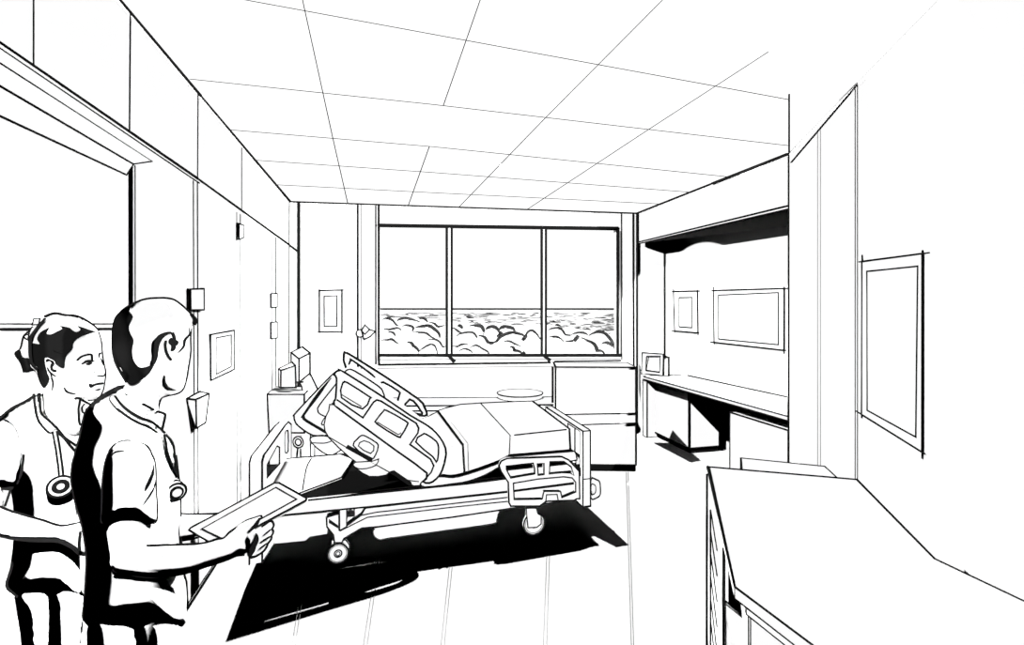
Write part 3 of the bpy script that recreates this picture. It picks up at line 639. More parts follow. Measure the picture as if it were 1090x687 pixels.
for i in range(4):
    z1 = zc - .012 - i * .2; q = [cp(.865, .08, z1), cp(.865, .60, z1), cp(.865, .60, z1 - .19), cp(.865, .08, z1 - .19)]
    m = MB(); m.hexa(q, [p + eL * .015 for p in q], ink=1.1); dr_ = m.build('drawer', LAM, ct)
    m = MB(); hq = [cp(.90, .06, z1 - .03), cp(.90, .55, z1 - .03), cp(.90, .55, z1 - .055), cp(.90, .06, z1 - .055)]; m.hexa(hq, [p - eL * .02 for p in hq], ink=1.2); m.build('handle', ENAM, dr_)
m = MB(); q = [cp(.74, .006, .70), cp(.74, .10, .70), cp(.74, .10, 0), cp(.74, .006, 0)]; m.hexa(q, [p - eL * .02 for p in q], ink=1.0); m.build('kick_panel', LAM, ct)
# low case behind the counter
m = MB(); zt = .80
lt = [onz((788.5, 488), zt), onz((878, 497), zt), onz((891, 509), zt), onz((789.5, 500.5), zt)]
m.hexa(lt, [flat(p) for p in lt], ink=1.5); o = m.build('storage_case', LAM); tag(o, 'white case standing behind the far edge of the counter', 'case')

# ================================================================ OUTSIDE: ROCKS AND SEA
sea = MB(2.3); sp = [onz(p, -14) for p in [(330, 332.2), (760, 332.2)]]; far = [at((250, 330.0), 7000), at((850, 330.0), 7000)]; zs_ = -14
near = [Vector((-40, 30, zs_)), Vector((70, 30, zs_))]
hz = [onz((250, 330.2), zs_), onz((850, 330.2), zs_)]
sea.poly([near[0], near[1], hz[1], hz[0]])
sea.line([onz((300, 330.2), zs_), onz((760, 330.2), zs_)], 1.5)
for k in range(260):
    x = random.uniform(404, 658); fx = (x - 404) / 254
    ymax = 339 + 15 * fx
    y = 333.5 + (ymax - 333.5) * random.random(); Lw = random.uniform(5, 16)
    if x < 470 and random.random() < .5: continue
    pts = [(x + Lw * j / 4, y + random.uniform(-.35, .35)) for j in range(5)]
    sea.line([onz(p, zs_) for p in pts], random.uniform(.6, 1.1), taper=True, mat=random.choice((1, 2, 2)))
o = sea.build('sea', SEA); tag(o, 'flat pale sea out to the horizon beyond the rocks', 'sea', kind='stuff')
sh = MB(); sh.prism([Vector((-14, 11, -3.2)), Vector((26, 9, -3.2)), Vector((40, 40, -3.2)), Vector((-16, 42, -3.2))], Vector((0, 0, -12))); o = sh.build('shore_ground', STONE); tag(o, 'pale ground of the shore beneath the rocks', 'ground', kind='structure')
c5 = lambda p: cr((380, 310), 7.267, p)
c6 = lambda p: cr((520, 310), 7.267, p)
rocks = [c5([(195, 222), (235, 213), (270, 225), (300, 260), (320, 270)]), c5([(310, 235), (330, 220), (375, 213), (425, 222), (490, 240)]), c5([(350, 275), (380, 265), (420, 272), (437, 290), (425, 310)]), c5([(480, 212), (520, 215), (550, 243)]),
    c5([(450, 285), (500, 275), (560, 273), (600, 300), (632, 330), (640, 365)]), c5([(205, 292), (250, 300), (310, 288), (345, 305)]), c5([(240, 315), (280, 325), (295, 350)]), c5([(430, 315), (480, 322), (535, 328), (570, 355), (610, 372)]), c5([(185, 380), (235, 380), (270, 375), (295, 395), (325, 412)]),
    c5([(390, 398), (420, 405), (435, 430), (465, 450), (490, 487)]), c5([(485, 465), (510, 445), (545, 425), (575, 415), (605, 430), (625, 490)]), c5([(550, 375), (610, 378), (640, 400), (660, 432), (685, 428)]), c5([(555, 245), (600, 255), (630, 280), (680, 265)]),
    c5([(740, 283), (765, 300), (800, 325), (820, 328)]), c5([(770, 350), (800, 330), (850, 322), (900, 325), (925, 355), (935, 375)]), c5([(780, 262), (800, 275), (818, 292)]), c5([(870, 270), (920, 270), (960, 275), (980, 310), (1000, 320)]), c5([(940, 345), (985, 360), (1010, 400), (1050, 405), (1090, 390)]), c5([(735, 428), (780, 432), (810, 415), (865, 415)]), c5([(790, 465), (830, 450), (870, 460), (895, 480)]), c5([(870, 445), (920, 420), (970, 450), (1010, 470), (1020, 490)]),
    c6([(-20, 300), (0, 285), (40, 280), (70, 300), (88, 335)]), c6([(88, 300), (100, 285), (130, 280), (185, 290), (205, 320)]), c6([(0, 415), (60, 395), (90, 360), (140, 335), (190, 325), (260, 340), (280, 360)]), c6([(285, 375), (290, 345), (310, 315), (345, 310), (380, 345), (400, 375)]), c6([(120, 390), (160, 390), (200, 410), (250, 430)]), c6([(165, 430), (190, 440), (195, 465), (235, 470), (265, 490)]),
    c6([(460, 305), (490, 290), (540, 288), (570, 305), (595, 340), (640, 345), (670, 360)]), c6([(460, 360), (500, 355), (540, 360), (585, 395)]), c6([(590, 392), (650, 388), (680, 365)]), c6([(640, 340), (680, 325), (740, 325), (770, 345)]), c6([(775, 345), (820, 325), (855, 315), (900, 335), (940, 375), (965, 420), (965, 470)]), c6([(715, 360), (760, 385), (810, 410), (830, 440), (835, 465), (870, 465), (900, 490)]), c6([(875, 410), (920, 405), (960, 430)]), c6([(930, 330), (990, 320)])]
heavy = {4, 9, 15, 16, 17, 21, 22, 23, 26, 31, 32, 33}
rocks_o = sorted(enumerate(rocks), key=lambda k: sum(p[1] for p in k[1]) / len(k[1]))
for rank, (i, arc) in enumerate(rocks_o):
    xs = [p[0] for p in arc]; ys = [p[1] for p in arc]; my = sum(ys) / len(ys)
    tt = 30 - rank * .48
    lowy = max(ys) + 17
    body = list(arc) + [(max(xs) + 3, max(max(ys), arc[-1][1]) + 8), (max(xs) - 1, lowy + 6), (min(xs) + 1, lowy + 6), (min(xs) - 3, arc[0][1] + 10)]
    m = MB(2.5); P = smooth_path(arc, 3)
    inflate(m, body, tt, .42, 9, 3.0, True, k=2)
    m.line([at(p, tt - .05) for p in P], [1.7 if i in heavy else 1.15] * len(P), taper=True)
    if i in (9, 16, 21, 23, 26, 29, 31): m.line([at((arc[-1][0] - 1.5, arc[-1][1] - 1), tt - .4), at((arc[-1][0] + 1.2, arc[-1][1] + 1.2), tt - .4)], 2.6)
    side = 'left' if sum(xs) / len(xs) < 477 else ('middle' if sum(xs) / len(xs) < 578 else 'right')
    o = m.build('rock', STONE); tag(o, 'pale rounded rock on the shore seen through the %s window pane' % side, 'rock', 'rocks seen through the %s pane' % side)

# ================================================================ PEOPLE
def remeshed(mb, vox):
    me = bpy.data.meshes.new('tmp'); me.from_pydata(mb.v, [], mb.f); ob = bpy.data.objects.new('tmp', me); C.objects.link(ob)
    md = ob.modifiers.new('r', 'REMESH'); md.mode = 'VOXEL'; md.voxel_size = vox
    dg = bpy.context.evaluated_depsgraph_get(); ev = ob.evaluated_get(dg); m2 = ev.to_mesh()
    out = MB(1.35); out.add([v.co.copy() for v in m2.vertices], [tuple(p.vertices) for p in m2.polygons], 0, True)
    ev.to_mesh_clear(); bpy.data.objects.remove(ob); bpy.data.meshes.remove(me)
    return out
def hull(poly, d):
    """shrink an outline by d pixels towards its inside (rough)"""
    n = len(poly); ar = sum(poly[i][0] * poly[(i + 1) % n][1] - poly[(i + 1) % n][0] * poly[i][1] for i in range(n)); sg = 1 if ar > 0 else -1
    out = []
    for i in range(n):
        a, b = poly[i - 1], poly[(i + 1) % n]; dx, dy = b[0] - a[0], b[1] - a[1]; L_ = math.hypot(dx, dy) or 1
        out.append((poly[i][0] - dy / L_ * d * sg, poly[i][1] + dx / L_ * d * sg))
    return out

# ---------------------------------------------------------------- the man
TM = 1.06; fyM = HY + EYE / TM * FPX
man = thing('person', 'standing man in white scrubs seen from behind, holding a tablet', 'person', flat(at((145, 500), TM)))
headM = [(135, 406), (128, 395), (124, 386), (121.3, 371), (121.8, 348.4), (126.2, 336.2), (138.4, 326.6), (152.4, 320.5), (164.6, 318.7), (180.3, 319), (189, 323), (197, 330), (203, 338), (203.5, 350), (202.2, 360), (202.3, 375), (200.4, 388.6), (197, 408), (193.4, 415.7), (187.3, 419.2), (178.6, 421), (171.6, 423.5), (168.5, 431), (168.5, 442), (158, 452), (135, 446), (120, 430), (128, 414)]
topM = [(121, 418), (108, 425), (99, 429.6), (90.5, 441), (86, 463), (81, 480), (77, 497), (76.5, 514), (81, 537), (87, 557), (92.2, 590), (91.4, 621), (88.3, 657), (94, 664), (105, 674), (121, 678.5), (155, 676), (193.5, 669), (198.8, 644), (197.7, 621), (195, 611), (192, 576), (192, 540), (190.5, 512), (187, 485), (181, 468), (173.5, 456), (175.2, 446), (174.5, 441), (167, 438), (150, 429), (137, 418), (129, 412)]
armU = [(140, 470), (125, 476), (118, 490), (114, 520), (113, 560), (117, 590), (120, 605), (146, 611), (158, 600), (160, 560), (161, 510), (155, 482)]
sleeveM = [(140, 467.5), (123.7, 472.4), (117.6, 479.4), (113, 490), (109.7, 511), (108.8, 540), (108.6, 556.5), (125, 557.3), (146, 557.3), (164.5, 556.7), (167, 540), (165.8, 525), (165.6, 504), (163.8, 490), (158.6, 479.4), (150, 470.7)]
foreM = [(124, 574), (118.5, 590), (116.8, 599), (119, 605), (126, 609), (146, 612), (167, 613.2), (194, 610), (217, 603), (240, 595.5), (252, 590.5), (262, 589.5), (266, 586), (266, 572), (263, 560), (254, 561), (244.6, 566.6), (238, 573), (231.5, 574), (216, 578.4), (194, 580), (171, 580.7), (155, 581), (150, 566), (137, 563)]
legM = [[(96, 655), (150, 655), (146, 760), (138, 900), (134, fyM - 40), (108, fyM - 40), (102, 880), (97, 760)], [(142, 655), (193, 655), (192, 760), (184, 900), (180, fyM - 40), (152, fyM - 40), (150, 880), (145, 760)]]
def tArm(p):     # the near arm comes a little closer towards the hand
    return .90 + .03 * max(0, min(1, (p[0] - 130) / 130))
b = MB()
inflate(b, headM, TM, .085, 38, 3)
inflate(b, hull(topM, 7), TM, .12, 42, 6)
inflate(b, armU, lambda p: .92, .038, 22, 4)
inflate(b, foreM, tArm, .034, 16, 2.5)
# shoulder bridge so that the arm grows out of the trunk
inflate(b, [(122, 480), (135, 474), (152, 480), (160, 500), (158, 540), (120, 540), (118, 500)], .98, .09, 18, 4)
inflate(b, [(184, 549), (200, 548), (228, 548), (238, 546), (240, 556), (228, 563), (208, 572), (195, 575), (184, 575)], lambda p: 1.08, .035, 13, 3)
for lg in legM: inflate(b, hull(lg, 4), TM, .07, 22, 8)
# thumb and the four fingers closing round the tablet's edge
inflate(b, [(250, 563), (262, 554.8), (270, 552), (277.5, 549.6), (278.6, 551.5), (274, 557.5), (267, 564), (262, 570), (254, 574)], .915, .012, 5.5, 1.6)
for fg in ([(262, 573), (268, 566), (279, 561), (287, 555.2), (290.2, 556), (291.4, 559.5), (289, 563), (279, 570.5), (268, 579)], [(263, 578), (270, 573), (281, 569), (289.5, 563.5), (291, 566.5), (289.3, 570.5), (281, 577), (270, 584)], [(264, 583), (271, 580), (281, 576.5), (287.5, 571), (288.8, 574), (285.5, 578.5), (277, 584.5), (268, 588.5)], [(263, 588), (270, 586), (279, 582.5), (283, 579.5), (283.6, 583), (280, 587.5), (272.5, 592.5), (266.5, 594.3), (263, 592)]):
    inflate(b, fg, .905, .012, 4.5, 1.6)
body = remeshed(b, .0036)
ink_on(body, [(cr((100, 310), 5.725, s), w, tp) for s, w, tp in [([(576, 215), (580, 262), (552, 300), (545, 340), (512, 377)], 2.0, True), ([(430, 512), (434, 560), (455, 590), (498, 604)], 1.7, True), ([(492, 300), (508, 314), (494, 335)], 1.8, True), ([(440, 300), (436, 340), (448, 385), (472, 422)], 1.6, False), ([(440, 262), (462, 250), (482, 264), (492, 300), (490, 350), (476, 366)], 1.9, True)]], TM)
fill_on(body, [cr((100, 310), 5.725, q) for q in ([(455, 300), (470, 284), (488, 300), (490, 350), (478, 367), (468, 362), (472, 335), (456, 320)],)], TM)
ink_on(body, [([(279.5, 571), (289.5, 563)], 1.2, True), ([(277, 577.6), (289.3, 570.4)], 1.2, True), ([(275, 585.5), (284.5, 578.5)], 1.3, True), ([(272.5, 568), (274, 574), (271.5, 582), (268.5, 589)], 2.0, True), ([(277, 551.5), (272, 559), (265.5, 566)], [1.2, 3.2, 1.4], False), ([(273, 570), (271, 579), (268, 586), (266, 592)], [1.4, 3.2, 4.2, 2.2], False)], .92, .002)
outline(body, [(202.8, 350), (202.2, 360), (202.3, 375), (200.4, 388.6), (197, 408), (193.4, 415.7), (187.3, 419.2), (178.6, 421), (171.6, 423.5), (168.8, 431), (167.8, 438)], TM, 1.9)
outline(body, [(120, 606.5), (126, 609), (146, 612), (167, 613.2), (194, 610), (217, 603), (240, 595.5), (252, 590.5), (260, 589.5)], tArm, [1.6, 1.6, 1.7, 1.8, 1.8, 1.8, 1.8, 2.4, 3.2])
outline(body, [(155, 581.2), (171, 580.7), (194, 580), (216, 578.4), (231.5, 574), (238.5, 573), (244.6, 566.6), (253.3, 561), (262, 554.8), (270, 552), (277.5, 549.6), (278.4, 551.5)], lambda p: tArm(p) - .008, 1.5)
outline(body, [(278.8, 561), (287, 555.2), (290.2, 556), (291.4, 559.5), (290, 563.5), (291, 566.5), (289.3, 570.5), (288.8, 574), (285.5, 578.5), (283.6, 583), (280, 587.5), (272.5, 592.5), (266.5, 594.3)], .90, 1.4, sm=True)
outline(body, [(192, 547.3), (205, 547.8), (232, 547)], 1.08, 1.5); outline(body, [(192, 575.8), (203, 574.3), (212, 572)], 1.08, 1.5)
body.build('body', SKIN, man)
hr = MB(1.35); cM = lambda q: cr((100, 310), 5.725, q)
hairM = [(135, 407), (128, 395), (123.6, 386), (120.6, 371), (121.2, 348), (126, 335.6), (138, 326), (152.4, 319.7), (164.6, 318), (180.5, 318.4), (189.5, 322.5), (201.5, 333), (208.5, 340.6), (207, 345.8), (202.5, 348.5), (192, 352), (183, 354), (177, 357), (171, 364), (168.5, 376), (166.5, 384), (162, 393), (157, 400), (147, 407), (140, 410)]
patchM = cM([(220, 96), (215, 122), (238, 158), (214, 215), (222, 258), (243, 300), (234, 360), (240, 415), (268, 458), (298, 466), (350, 448), (372, 415), (378, 350), (388, 302), (412, 276), (440, 262), (560, 300), (430, 520), (300, 600), (150, 620), (100, 450), (90, 200), (150, 130)])  # black patch paints the shaded back of the head into the hair colour
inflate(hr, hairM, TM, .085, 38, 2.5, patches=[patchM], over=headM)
outline(hr, hairM[:14], TM - .004, 2.0); pass
ink_on(hr, [(cM([(362, 443), (376, 405), (379, 350), (391, 302), (414, 274), (445, 258), (470, 254)]), [2, 2.4, 3, 4, 3.4, 2.2, 1.6], False)], TM - .06)
o = hr.build('hair', HAIRW, man); o['label'] = 'short pale hair with the shade at the back painted black'
tp = MB(1.35)
inflate(tp, topM, TM, .145, 44, 4)
inflate(tp, sleeveM, .905, .052, 26, 3)
inflate(tp, [(120, 478), (135, 471), (152, 476), (161, 500), (160, 530), (118, 530), (114, 500)], .985, .09, 20, 4)
c4 = lambda q: cr((80, 420), 5.725, q)
ink_on(tp, [(c4(s), w, tpr) for s, w, tpr in [([(300, 0), (400, 52), (500, 105)], 1.5, False), ([(475, 430), (468, 490), (425, 590)], 2.6, True), ([(490, 520), (470, 590), (412, 678)], 1.5, True), ([(215, 388), (245, 352), (300, 346)], 1.3, True), ([(250, 300), (290, 283), (355, 281)], 1.4, True), ([(388, 292), (440, 320), (478, 400)], 1.6, True), ([(500, 105), (545, 120), (545, 150), (530, 215)], 1.7, False)]], .95)
ink_on(tp, [([(141, 412), (130, 413.5), (119, 419), (108, 425.5), (98, 433.5)], [3, 5, 5.5, 5, 3], False)], TM)  # broad black stroke: the collar's shadow drawn on as ink
outline(tp, topM[0:13], TM, [3.2, 4.5, 3.2, 2.0, 1.8, 1.8, 1.8, 1.8, 1.8, 1.6, 1.5, 1.5, 1.6])
outline(tp, topM[12:18], TM, 1.9); outline(tp, topM[17:22], TM, 2.2, sm=False); outline(tp, topM[21:25], TM, 1.7)
outline(tp, sleeveM[1:7], .905, [1.4, 2.0, 2.2, 2.4, 2.2, 1.6]); outline(tp, sleeveM[6:10], .905, 1.6, sm=False); outline(tp, sleeveM[9:15], .905, [2, 3.4, 2.6, 2.0, 1.6, 1.4])
tp.build('scrub_top', CLOTH, man)
tr_ = MB(1.3)
for lg in legM: inflate(tr_, lg, TM, .10, 26, 7)
outline(tr_, [(189, 668), (189.6, 690), (189, 760)], TM, 1.8)
tr_.build('trousers', CLOTH, man)
for x0, x1 in ((106, 137), (151, 183)):
    s = MB(); inflate(s, [(x0 - 2, fyM - 44), (x1, fyM - 44), (x1 + 26, fyM - 16), (x1 + 30, fyM - 1), (x0 - 6, fyM - 1), (x0 - 8, fyM - 20)], TM, .05, 16, 6); s.build('shoe', CLOTH, man)
# the man's stethoscope
sM = MB(1.3)
TS = TM - .14
sM.cord_on(c4([(228, 22), (275, 78), (340, 128), (400, 160), (455, 180), (505, 218), (533, 246)]), 6.0, tp, 1.5, .93)
sM.cord_on(c4([(533, 246), (545, 300), (555, 360), (580, 430), (612, 505)]), 3.6, tp, 1.4, .95); sM.cord_on(c4([(540, 246), (585, 300), (598, 380), (608, 450), (622, 515)]), 3.4, tp, 1.3, .95)
cs = c4([(610, 590)])[0]
nrm = (R_ * .75 - F_ * .65).normalized(); ctr = at(cs, TM - .08)
sM.cyl(ctr - nrm * .012, nrm, .0175, .02, ink=1.5); sM.cyl(ctr + nrm * .008, nrm, .010, .006, ink=1.2)
sM.cyl(ctr - nrm * .022, nrm, .019, .010, mat=1)
o = sM.build('stethoscope', ENAM); tag(o, 'stethoscope round the neck of the man holding the tablet', 'stethoscope')
# the tablet
tb = thing('tablet', 'flat white tablet held in the standing man\'s hand', 'tablet', at((264, 548), .95))
tq = [(201.6, 564.2), (295, 513.8), (326.6, 531.4), (233.5, 582)]
def tT(p): return .985 - .0008 * (p[1] - 550) * 0
TQ = [at(tq[0], .965), at(tq[1], 1.03), at(tq[2], 1.0)]; TQ.append(TQ[0] + TQ[2] - TQ[1])
nT = (TQ[1] - TQ[0]).cross(TQ[2] - TQ[0]).normalized(); nT = -nT if nT.z < 0 else nT
PT = (TQ[0], nT)
m = MB(); lo = smooth_path([(201.4, 564.6), (203, 562.2), (248, 538), (292.4, 514.4), (297, 514.2), (312, 522), (326.3, 530.4), (325.8, 532.8), (300, 546.5), (276, 559.5), (233, 582), (218.4, 577)], 2, True)
m.prism([onp(p, PT) for p in [(201.4, 564.6), (203, 562.2), (292.4, 514.4), (297, 514.2), (326.3, 530.4), (325.8, 532.8), (236, 581), (230, 582)]], -nT * .009, ink=1.7); m.build('case', ENAM, tb)
m = MB(); m.prism([onp(p, PT, .002) for p in [(215, 563.2), (293.7, 519.2), (315.6, 531.7), (238, 574.5)]], -nT * .0018, ink=1.3); m.build('screen', ENAM, tb)

# ---------------------------------------------------------------- the woman
TW = 1.24; fyW = HY + EYE / TW * FPX
wom = thing('person', 'woman in scrubs with dark tied-back hair, standing beside the man', 'person', flat(at((55, 500), TW)))
c1_ = lambda q: cr((0, 320), 5.725, q)
c3_ = lambda q: cr((0, 420), 5.725, q)
cw = lambda q: cr((0, 530), 4.376, q)
headW = [(47, 412), (42, 400), (36, 385), (35, 365), (42, 348), (55, 339), (70, 338), (85, 340), (97, 346), (104.5, 354), (107.5, 365), (108.3, 376), (110, 387.2), (112, 396.9), (111, 407.3), (109.2, 416), (105.7, 423), (103, 425), (94.3, 426.2), (88, 425), (86, 433), (86, 452), (81, 464), (66, 462), (48, 445), (45.5, 425)]
topW = [(36, 421.5), (26, 428), (14, 434), (4, 441.8), (-8, 455), (-16, 480), (-18, 520), (8, 521), (14, 540), (15, 575), (12.6, 603), (7, 623.5), (17, 634), (25, 639), (41, 642), (64, 642), (91, 640), (94, 615), (95, 580), (93, 540), (95, 500), (94, 465), (88, 452), (85.5, 452), (80.3, 463), (60, 447.5), (50, 437), (46, 421)]
foreW = [(-24, 520), (-4, 522), (6, 530), (0, 539), (13.7, 545), (45.7, 554), (64, 559.7), (78, 557.5), (96, 556), (97, 575), (94, 590), (91, 590), (84.6, 588.3), (77.7, 582.6), (62.8, 575.7), (45.7, 575), (13.7, 573.4), (0, 570.7), (-16, 566), (-26, 550)]
legW = [[(18, 632), (58, 634), (56, 760), (52, fyW - 34), (32, fyW - 34), (27, 760), (21, 670)], [(52, 634), (94, 632), (92, 700), (88, 780), (82, fyW - 34), (62, fyW - 34), (56, 780)]]
tFW = lambda p: 1.10
b = MB()
inflate(b, headW, TW, .085, 36, 3); inflate(b, hull(topW, 6), TW, .09, 40, 6, back=.4); inflate(b, foreW, tFW, .032, 14, 3)
inflate(b, [(-22, 505), (-2, 505), (4, 540), (-4, 556), (-24, 548)], 1.14, .05, 10, 3, back=.6)
for fg in ([(84, 560), (94, 558), (101, 561), (100, 566), (86, 568)], [(84, 566), (95, 565), (102, 568), (101, 573), (86, 575)], [(84, 573), (95, 572), (101, 575), (100, 580), (86, 582)], [(82, 579), (93, 579), (98, 582), (97, 587), (85, 587)], [(78, 561), (86, 554), (93, 552), (95, 555), (86, 564)]): inflate(b, fg, 1.10, .014, 4, 2)
for lg in legW: inflate(b, hull(lg, 4), TW, .07, 18, 8, back=.7)
bw = remeshed(b, .0042)
ink_on(bw, [(c1_(s), w, tpr) for s, w, tpr in [([(470, 366), (498, 342), (545, 329), (560, 336), (561, 368)], 1.3, False), ([(494, 392), (530, 371), (577, 371)], 1.7, True), ([(522, 389), (545, 386), (560, 378)], 2.0, True), ([(602, 352), (604, 326), (622, 320)], 1.2, True), ([(612, 350), (622, 380), (630, 395)], 1.5, True), ([(574, 438), (588, 432)], 2.2, True), ([(588, 461), (630, 460), (640, 440)], 1.3, True), ([(550, 508), (555, 524), (575, 514), (600, 507), (625, 505)], 1.6, False), ([(580, 546), (616, 540)], 1.6, True), ([(390, 528), (410, 558), (462, 571)], 1.3, True), ([(282, 368), (308, 362), (326, 384), (316, 402), (322, 424), (342, 430)], 1.7, False), ([(288, 408), (308, 440), (346, 466)], 1.3, True), ([(306, 440), (325, 500), (318, 552)], 1.4, True), ([(455, 602), (465, 594), (490, 598)], 1.6, False)]], TW)
fill_on(bw, [c1_([(310, 385), (325, 390), (316, 405), (335, 425), (318, 425), (308, 405)])], TW)
outline(bw, headW[9:19], TW, 1.5); outline(bw, c3_([(490, 30), (478, 90), (482, 160), (490, 190)]), TW - .05, 1.3)
ink_on(bw, [(c3_([(515, 60), (500, 80), (505, 110), (520, 110), (530, 85)]), 1.2, False), (c3_([(500, 35), (560, 68)]), 1.4, False)], TW)
outline(bw, cw([(0, 40), (60, 65), (200, 105), (280, 130), (340, 122), (376, 116)]), 1.09, 1.3); outline(bw, cw([(0, 178), (60, 190), (200, 198), (275, 200), (340, 230), (370, 255), (400, 262)]), 1.09, [1.8, 1.6, 1.4, 1.4, 2, 2.6, 3]); outline(bw, cw([(374, 158), (368, 215), (372, 248)]), 1.06, 1.5)
outline(bw, c3_([(65, 578), (48, 630), (30, 682)]), 1.12, 1.3)
bw.build('body', SKIN, wom)
hw = MB(1.35)
hairW = [(47, 413.5), (42, 407), (39.3, 398.6), (35, 390), (32, 378), (31.5, 362), (36, 350), (43, 341), (48, 337), (58.5, 333.6), (70, 335.6), (82, 336.8), (94.3, 343.2), (105, 352), (101, 353.5), (89, 358), (79, 364), (76.5, 372.5), (70, 380.5), (68, 392), (60, 388.5), (57, 384.8), (49, 382.5), (50, 396), (52.5, 404)]
pW = c1_([(225, 235), (245, 195), (300, 165), (284, 200), (310, 206), (345, 190), (378, 172), (365, 155), (420, 165), (440, 180), (465, 192), (490, 178), (475, 155), (540, 176), (585, 190), (600, 192), (510, 215), (452, 252), (440, 300), (402, 345), (392, 418), (340, 390), (330, 370), (275, 350), (285, 430), (302, 480), (275, 545), (240, 510), (225, 440), (225, 405), (190, 378), (190, 268), (240, 266)])  # black area of the hair; gaps in it are painted highlights
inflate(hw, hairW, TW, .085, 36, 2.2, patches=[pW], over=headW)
outline(hw, hairW[8:14], TW - .004, 1.9); outline(hw, c1_([(225, 420), (190, 375), (182, 270), (190, 220), (220, 175), (275, 110)]), TW - .05, 1.6)
ink_on(hw, [(c1_([(330, 305), (370, 318), (415, 322)]), 1.0, True)], TW)
o = hw.build('hair', HAIRW, wom); o['label'] = 'black swept-back hair with highlights painted pale'
bn = MB(1.2); bunW = c1_([(225, 450), (205, 430), (150, 440), (130, 380), (95, 325), (125, 295), (145, 220), (178, 190), (200, 160), (222, 170), (190, 220), (183, 270), (190, 370), (225, 410)])
inflate(bn, bunW, TW + .02, .05, 12, 2.2, patches=[c1_([(95, 325), (122, 302), (138, 345), (182, 355), (186, 400), (215, 428), (225, 460), (150, 450), (125, 380), (80, 330)])])
outline(bn, bunW[2:9], TW + .01, 1.7); ink_on(bn, [(c1_([(150, 215), (182, 205)]), 1.2, False), (c1_([(148, 225), (180, 250)]), 1.2, False), (c1_([(180, 190), (170, 240)]), 1.0, False)], TW)
bn.build('hair_bun', HAIRW, wom)
cl = MB(); q = c1_([(196, 150), (206, 112), (244, 110), (236, 146)]); cl.prism([at(p, TW - .02) for p in q], F_ * .03, ink=1.2); cl.build('hair_clip', ENAM, wom)
tw = MB(1.35); inflate(tw, topW, TW, .105, 42, 4, back=.55)
inflate(tw, [(4, 446), (-8, 456), (-18, 480), (-26, 519), (12, 520.5), (20, 508), (24, 484), (18, 458)], 1.15, .06, 16, 4, back=.5)
ink_on(tw, [(c3_(s), w, tpr) for s, w, tpr in [([(206, 0), (220, 110), (240, 170), (300, 235), (335, 218)], 1.5, False), ([(238, 0), (242, 90), (258, 128), (300, 165), (345, 208)], 2.0, False), ([(345, 208), (400, 268), (475, 320)], 1.5, False), ([(338, 222), (390, 270), (465, 356)], 1.5, False), ([(260, 0), (280, 80), (340, 150), (460, 240), (490, 190)], 1.4, False), ([(145, 366), (132, 470), (100, 545)], 1.7, False)]], TW)
outline(tw, c3_([(0, 150), (20, 125), (80, 80), (150, 45), (208, 8)]), TW - .02, [1.8, 2.2, 2.4, 2, 1.6]); outline(tw, [(-10, 519), (0, 519.5), (12.5, 520.5)], 1.12, 2.6); outline(tw, cw([(68, 200), (55, 320), (30, 410), (75, 455), (110, 478), (180, 490), (280, 490), (398, 483)]), TW - .02, [1.4, 1.4, 1.4, 1.6, 1.6, 1.6, 1.5, 1.5])
tw.build('scrub_top', CLOTH, wom)
t2 = MB(1.3)
for lg in legW: inflate(t2, lg, TW, .09, 22, 7, back=.7)
outline(t2, cw([(75, 460), (90, 560), (112, 700)]), TW, 1.7)
t2.build('trousers', CLOTH, wom)
for x0, x1 in ((31, 53), (61, 83)):
    s = MB(); inflate(s, [(x0 - 2, fyW - 38), (x1, fyW - 38), (x1 + 18, fyW - 14), (x1 + 20, fyW - 1), (x0 - 5, fyW - 1), (x0 - 6, fyW - 16)], TW, .05, 14, 6); s.build('shoe', CLOTH, wom)
sW = MB(1.3)
sW.cord_on(c3_([(333, 225), (352, 330), (366, 430), (373, 505)]), 4.4, tw, 1.3, TW - .12)
cs = c3_([(370, 562)])[0]; ctr = at(cs, TW - .128); nrm = (-ray(cs)).normalized()
sW.cyl(ctr - nrm * .012, nrm, .0235, .014, ink=1.5, seg=32); sW.ring(ctr + nrm * .003, nrm, .0125, 2.0); sW.ring(ctr + nrm * .003, nrm, .0085, 1.0)
ct2 = at((cs[0] - 1.6, cs[1] + 2.6), TW - .124); sW.cyl(ct2 - nrm * .02, nrm, .0235, .012, mat=1, seg=32)
o = sW.build('stethoscope', ENAM); tag(o, 'stethoscope hanging on the chest of the dark-haired woman', 'stethoscope')

# ================================================================ LIGHT
def const_falloff(l, s):
    l.use_nodes = True; nt = l.node_tree; nt.nodes.clear()
    o = nt.nodes.new('ShaderNodeOutputLight'); e = nt.nodes.new('ShaderNodeEmission'); f = nt.nodes.new('ShaderNodeLightFalloff')
    f.inputs['Strength'].default_value = s; nt.links.new(f.outputs['Constant'], e.inputs['Strength']); nt.links.new(e.outputs[0], o.inputs[0])
def lamp(name, kind, loc, energy, const=None, target=None, size=.01, cone=None):
    l = bpy.data.lights.new(name, kind); l.energy = energy
    if kind in ('POINT', 'SPOT'): l.shadow_soft_size = size
    if cone: l.spot_size = math.radians(cone); l.spot_blend = 0.02
    o = bpy.data.objects.new(name, l); C.objects.link(o); o.location = loc
    if target is not None: o.rotation_euler = (Vector(target) - Vector(loc)).to_track_quat('-Z', 'Y').to_euler()
    if const: const_falloff(l, const)
    return o
E1 = 82.0
lamp('ceiling_lamp', 'POINT', (1.2, 4.0, 2.76), 1.0, const=E1)
fl_ = lamp('low_bed_fill', 'SPOT', (0.45, 0.55, 0.012), 1.0, const=E1, target=(0.45, 3.2, 0.50), cone=58); fl_.data.use_shadow = False  # added fill without shadows, no fixture there; whitens the bed's near side
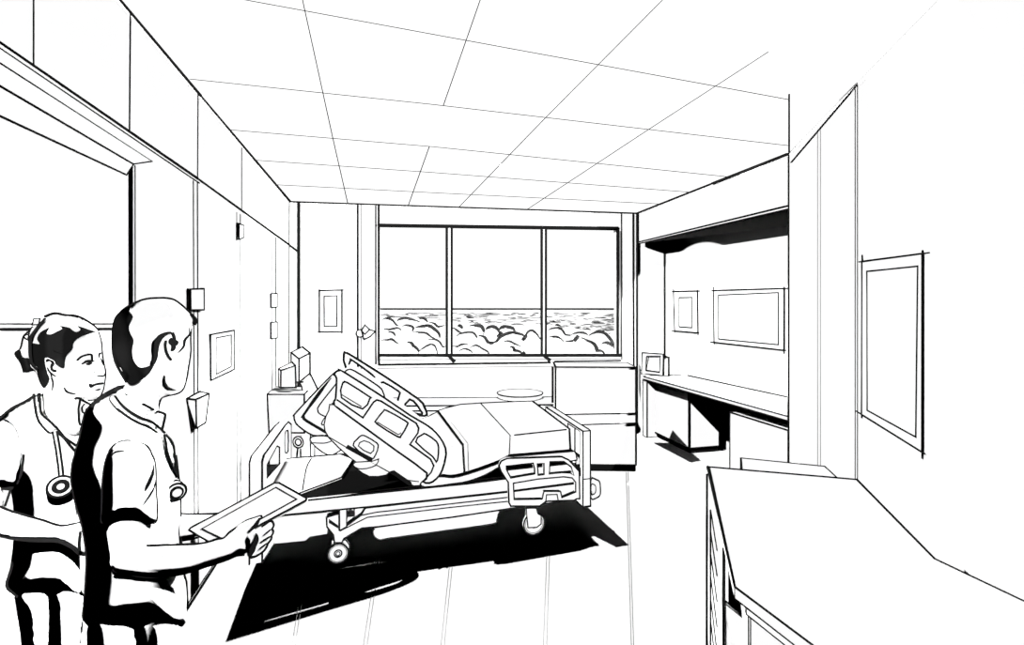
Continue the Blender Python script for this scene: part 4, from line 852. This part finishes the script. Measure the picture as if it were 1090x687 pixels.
lamp('counter_fill', 'SPOT', (0.22, .50, 0.012), 1.0, const=E1, target=(1.0, .93, .76), cone=29)  # unseen spot added to brighten the drawer fronts
lamp('recess_fill', 'SPOT', (3.42, 5.0, 2.47), 1.0, const=E1, target=(4.0, 5.0, 1.55), cone=119)  # added fill that clears the soffit's shadow from the recess wall
lamp('people_fill', 'SPOT', (.75, -.1, 1.85), 1.0, const=E1, target=(-.48, 1.2, 1.62), cone=17)  # added spot for the man's head, not a fixture of the room
lamp('people_fill', 'SPOT', (.75, -.1, 2.45), 1.0, const=E1, target=(-.45, 1.14, 1.12), cone=23.5)  # second added spot, for the man's trunk and arm
lamp('bedside_fill', 'SPOT', (-.78, 4.9, 1.7), 1.0, const=E1, target=(-.70, 4.3, .74), cone=92)  # invented source, lifts the cabinet top and headboard out of shadow
lamp('sheet_fill', 'SPOT', (-.64, 3.22, .93), 1.0, const=E1, target=(-.35, 3.6, .46), cone=74)  # added fill to light the sheet under the backrest; no such lamp
for z, lz in ((1.50, 1.8), (1.22, 2.3), (.95, 2.3), (.7, 2.3)): lamp('people_fill', 'SPOT', (-.02, -.15, lz), 1.0, const=E1, target=at((38, HY + (EYE - z) / 1.2 * 500), 1.2), cone=13)  # stack of narrow unseen spots added to light the woman
up_l = lamp('ceiling_fill', 'AREA', (1.3, 2.6, 2.895), 275.0, target=(1.3, 2.6, 3.5)); up_l.data.shape = 'RECTANGLE'; up_l.data.size = 7; up_l.data.size_y = 9  # added area fill to whiten the ceiling; there is no cove
w = bpy.data.worlds.new('sky'); bpy.context.scene.world = w; w.use_nodes = True
w.node_tree.nodes['Background'].inputs[0].default_value = (1, 1, 1, 1); w.node_tree.nodes['Background'].inputs[1].default_value = 1.15

# ================================================================ CAMERA AND RENDER LOOK
cam = bpy.data.cameras.new('camera'); co = bpy.data.objects.new('camera', cam); C.objects.link(co)
co.location = CAM; co.rotation_euler = (math.pi / 2, 0, -TH); cam.sensor_fit = 'HORIZONTAL'; cam.sensor_width = 36; cam.lens = 36 * FPX / 1090
cam.shift_y = -(343.5 - HY) / 1090; cam.clip_start = .02; cam.clip_end = 20000
sc = bpy.context.scene; sc.camera = co
sc.view_settings.view_transform = 'Standard'; sc.view_settings.look = 'None'; sc.view_settings.gamma = 1; sc.view_settings.exposure = 0; sc.view_settings.use_curve_mapping = False
sc.cycles.max_bounces = 4; sc.cycles.diffuse_bounces = 0; sc.cycles.glossy_bounces = 1; sc.cycles.use_denoising = True
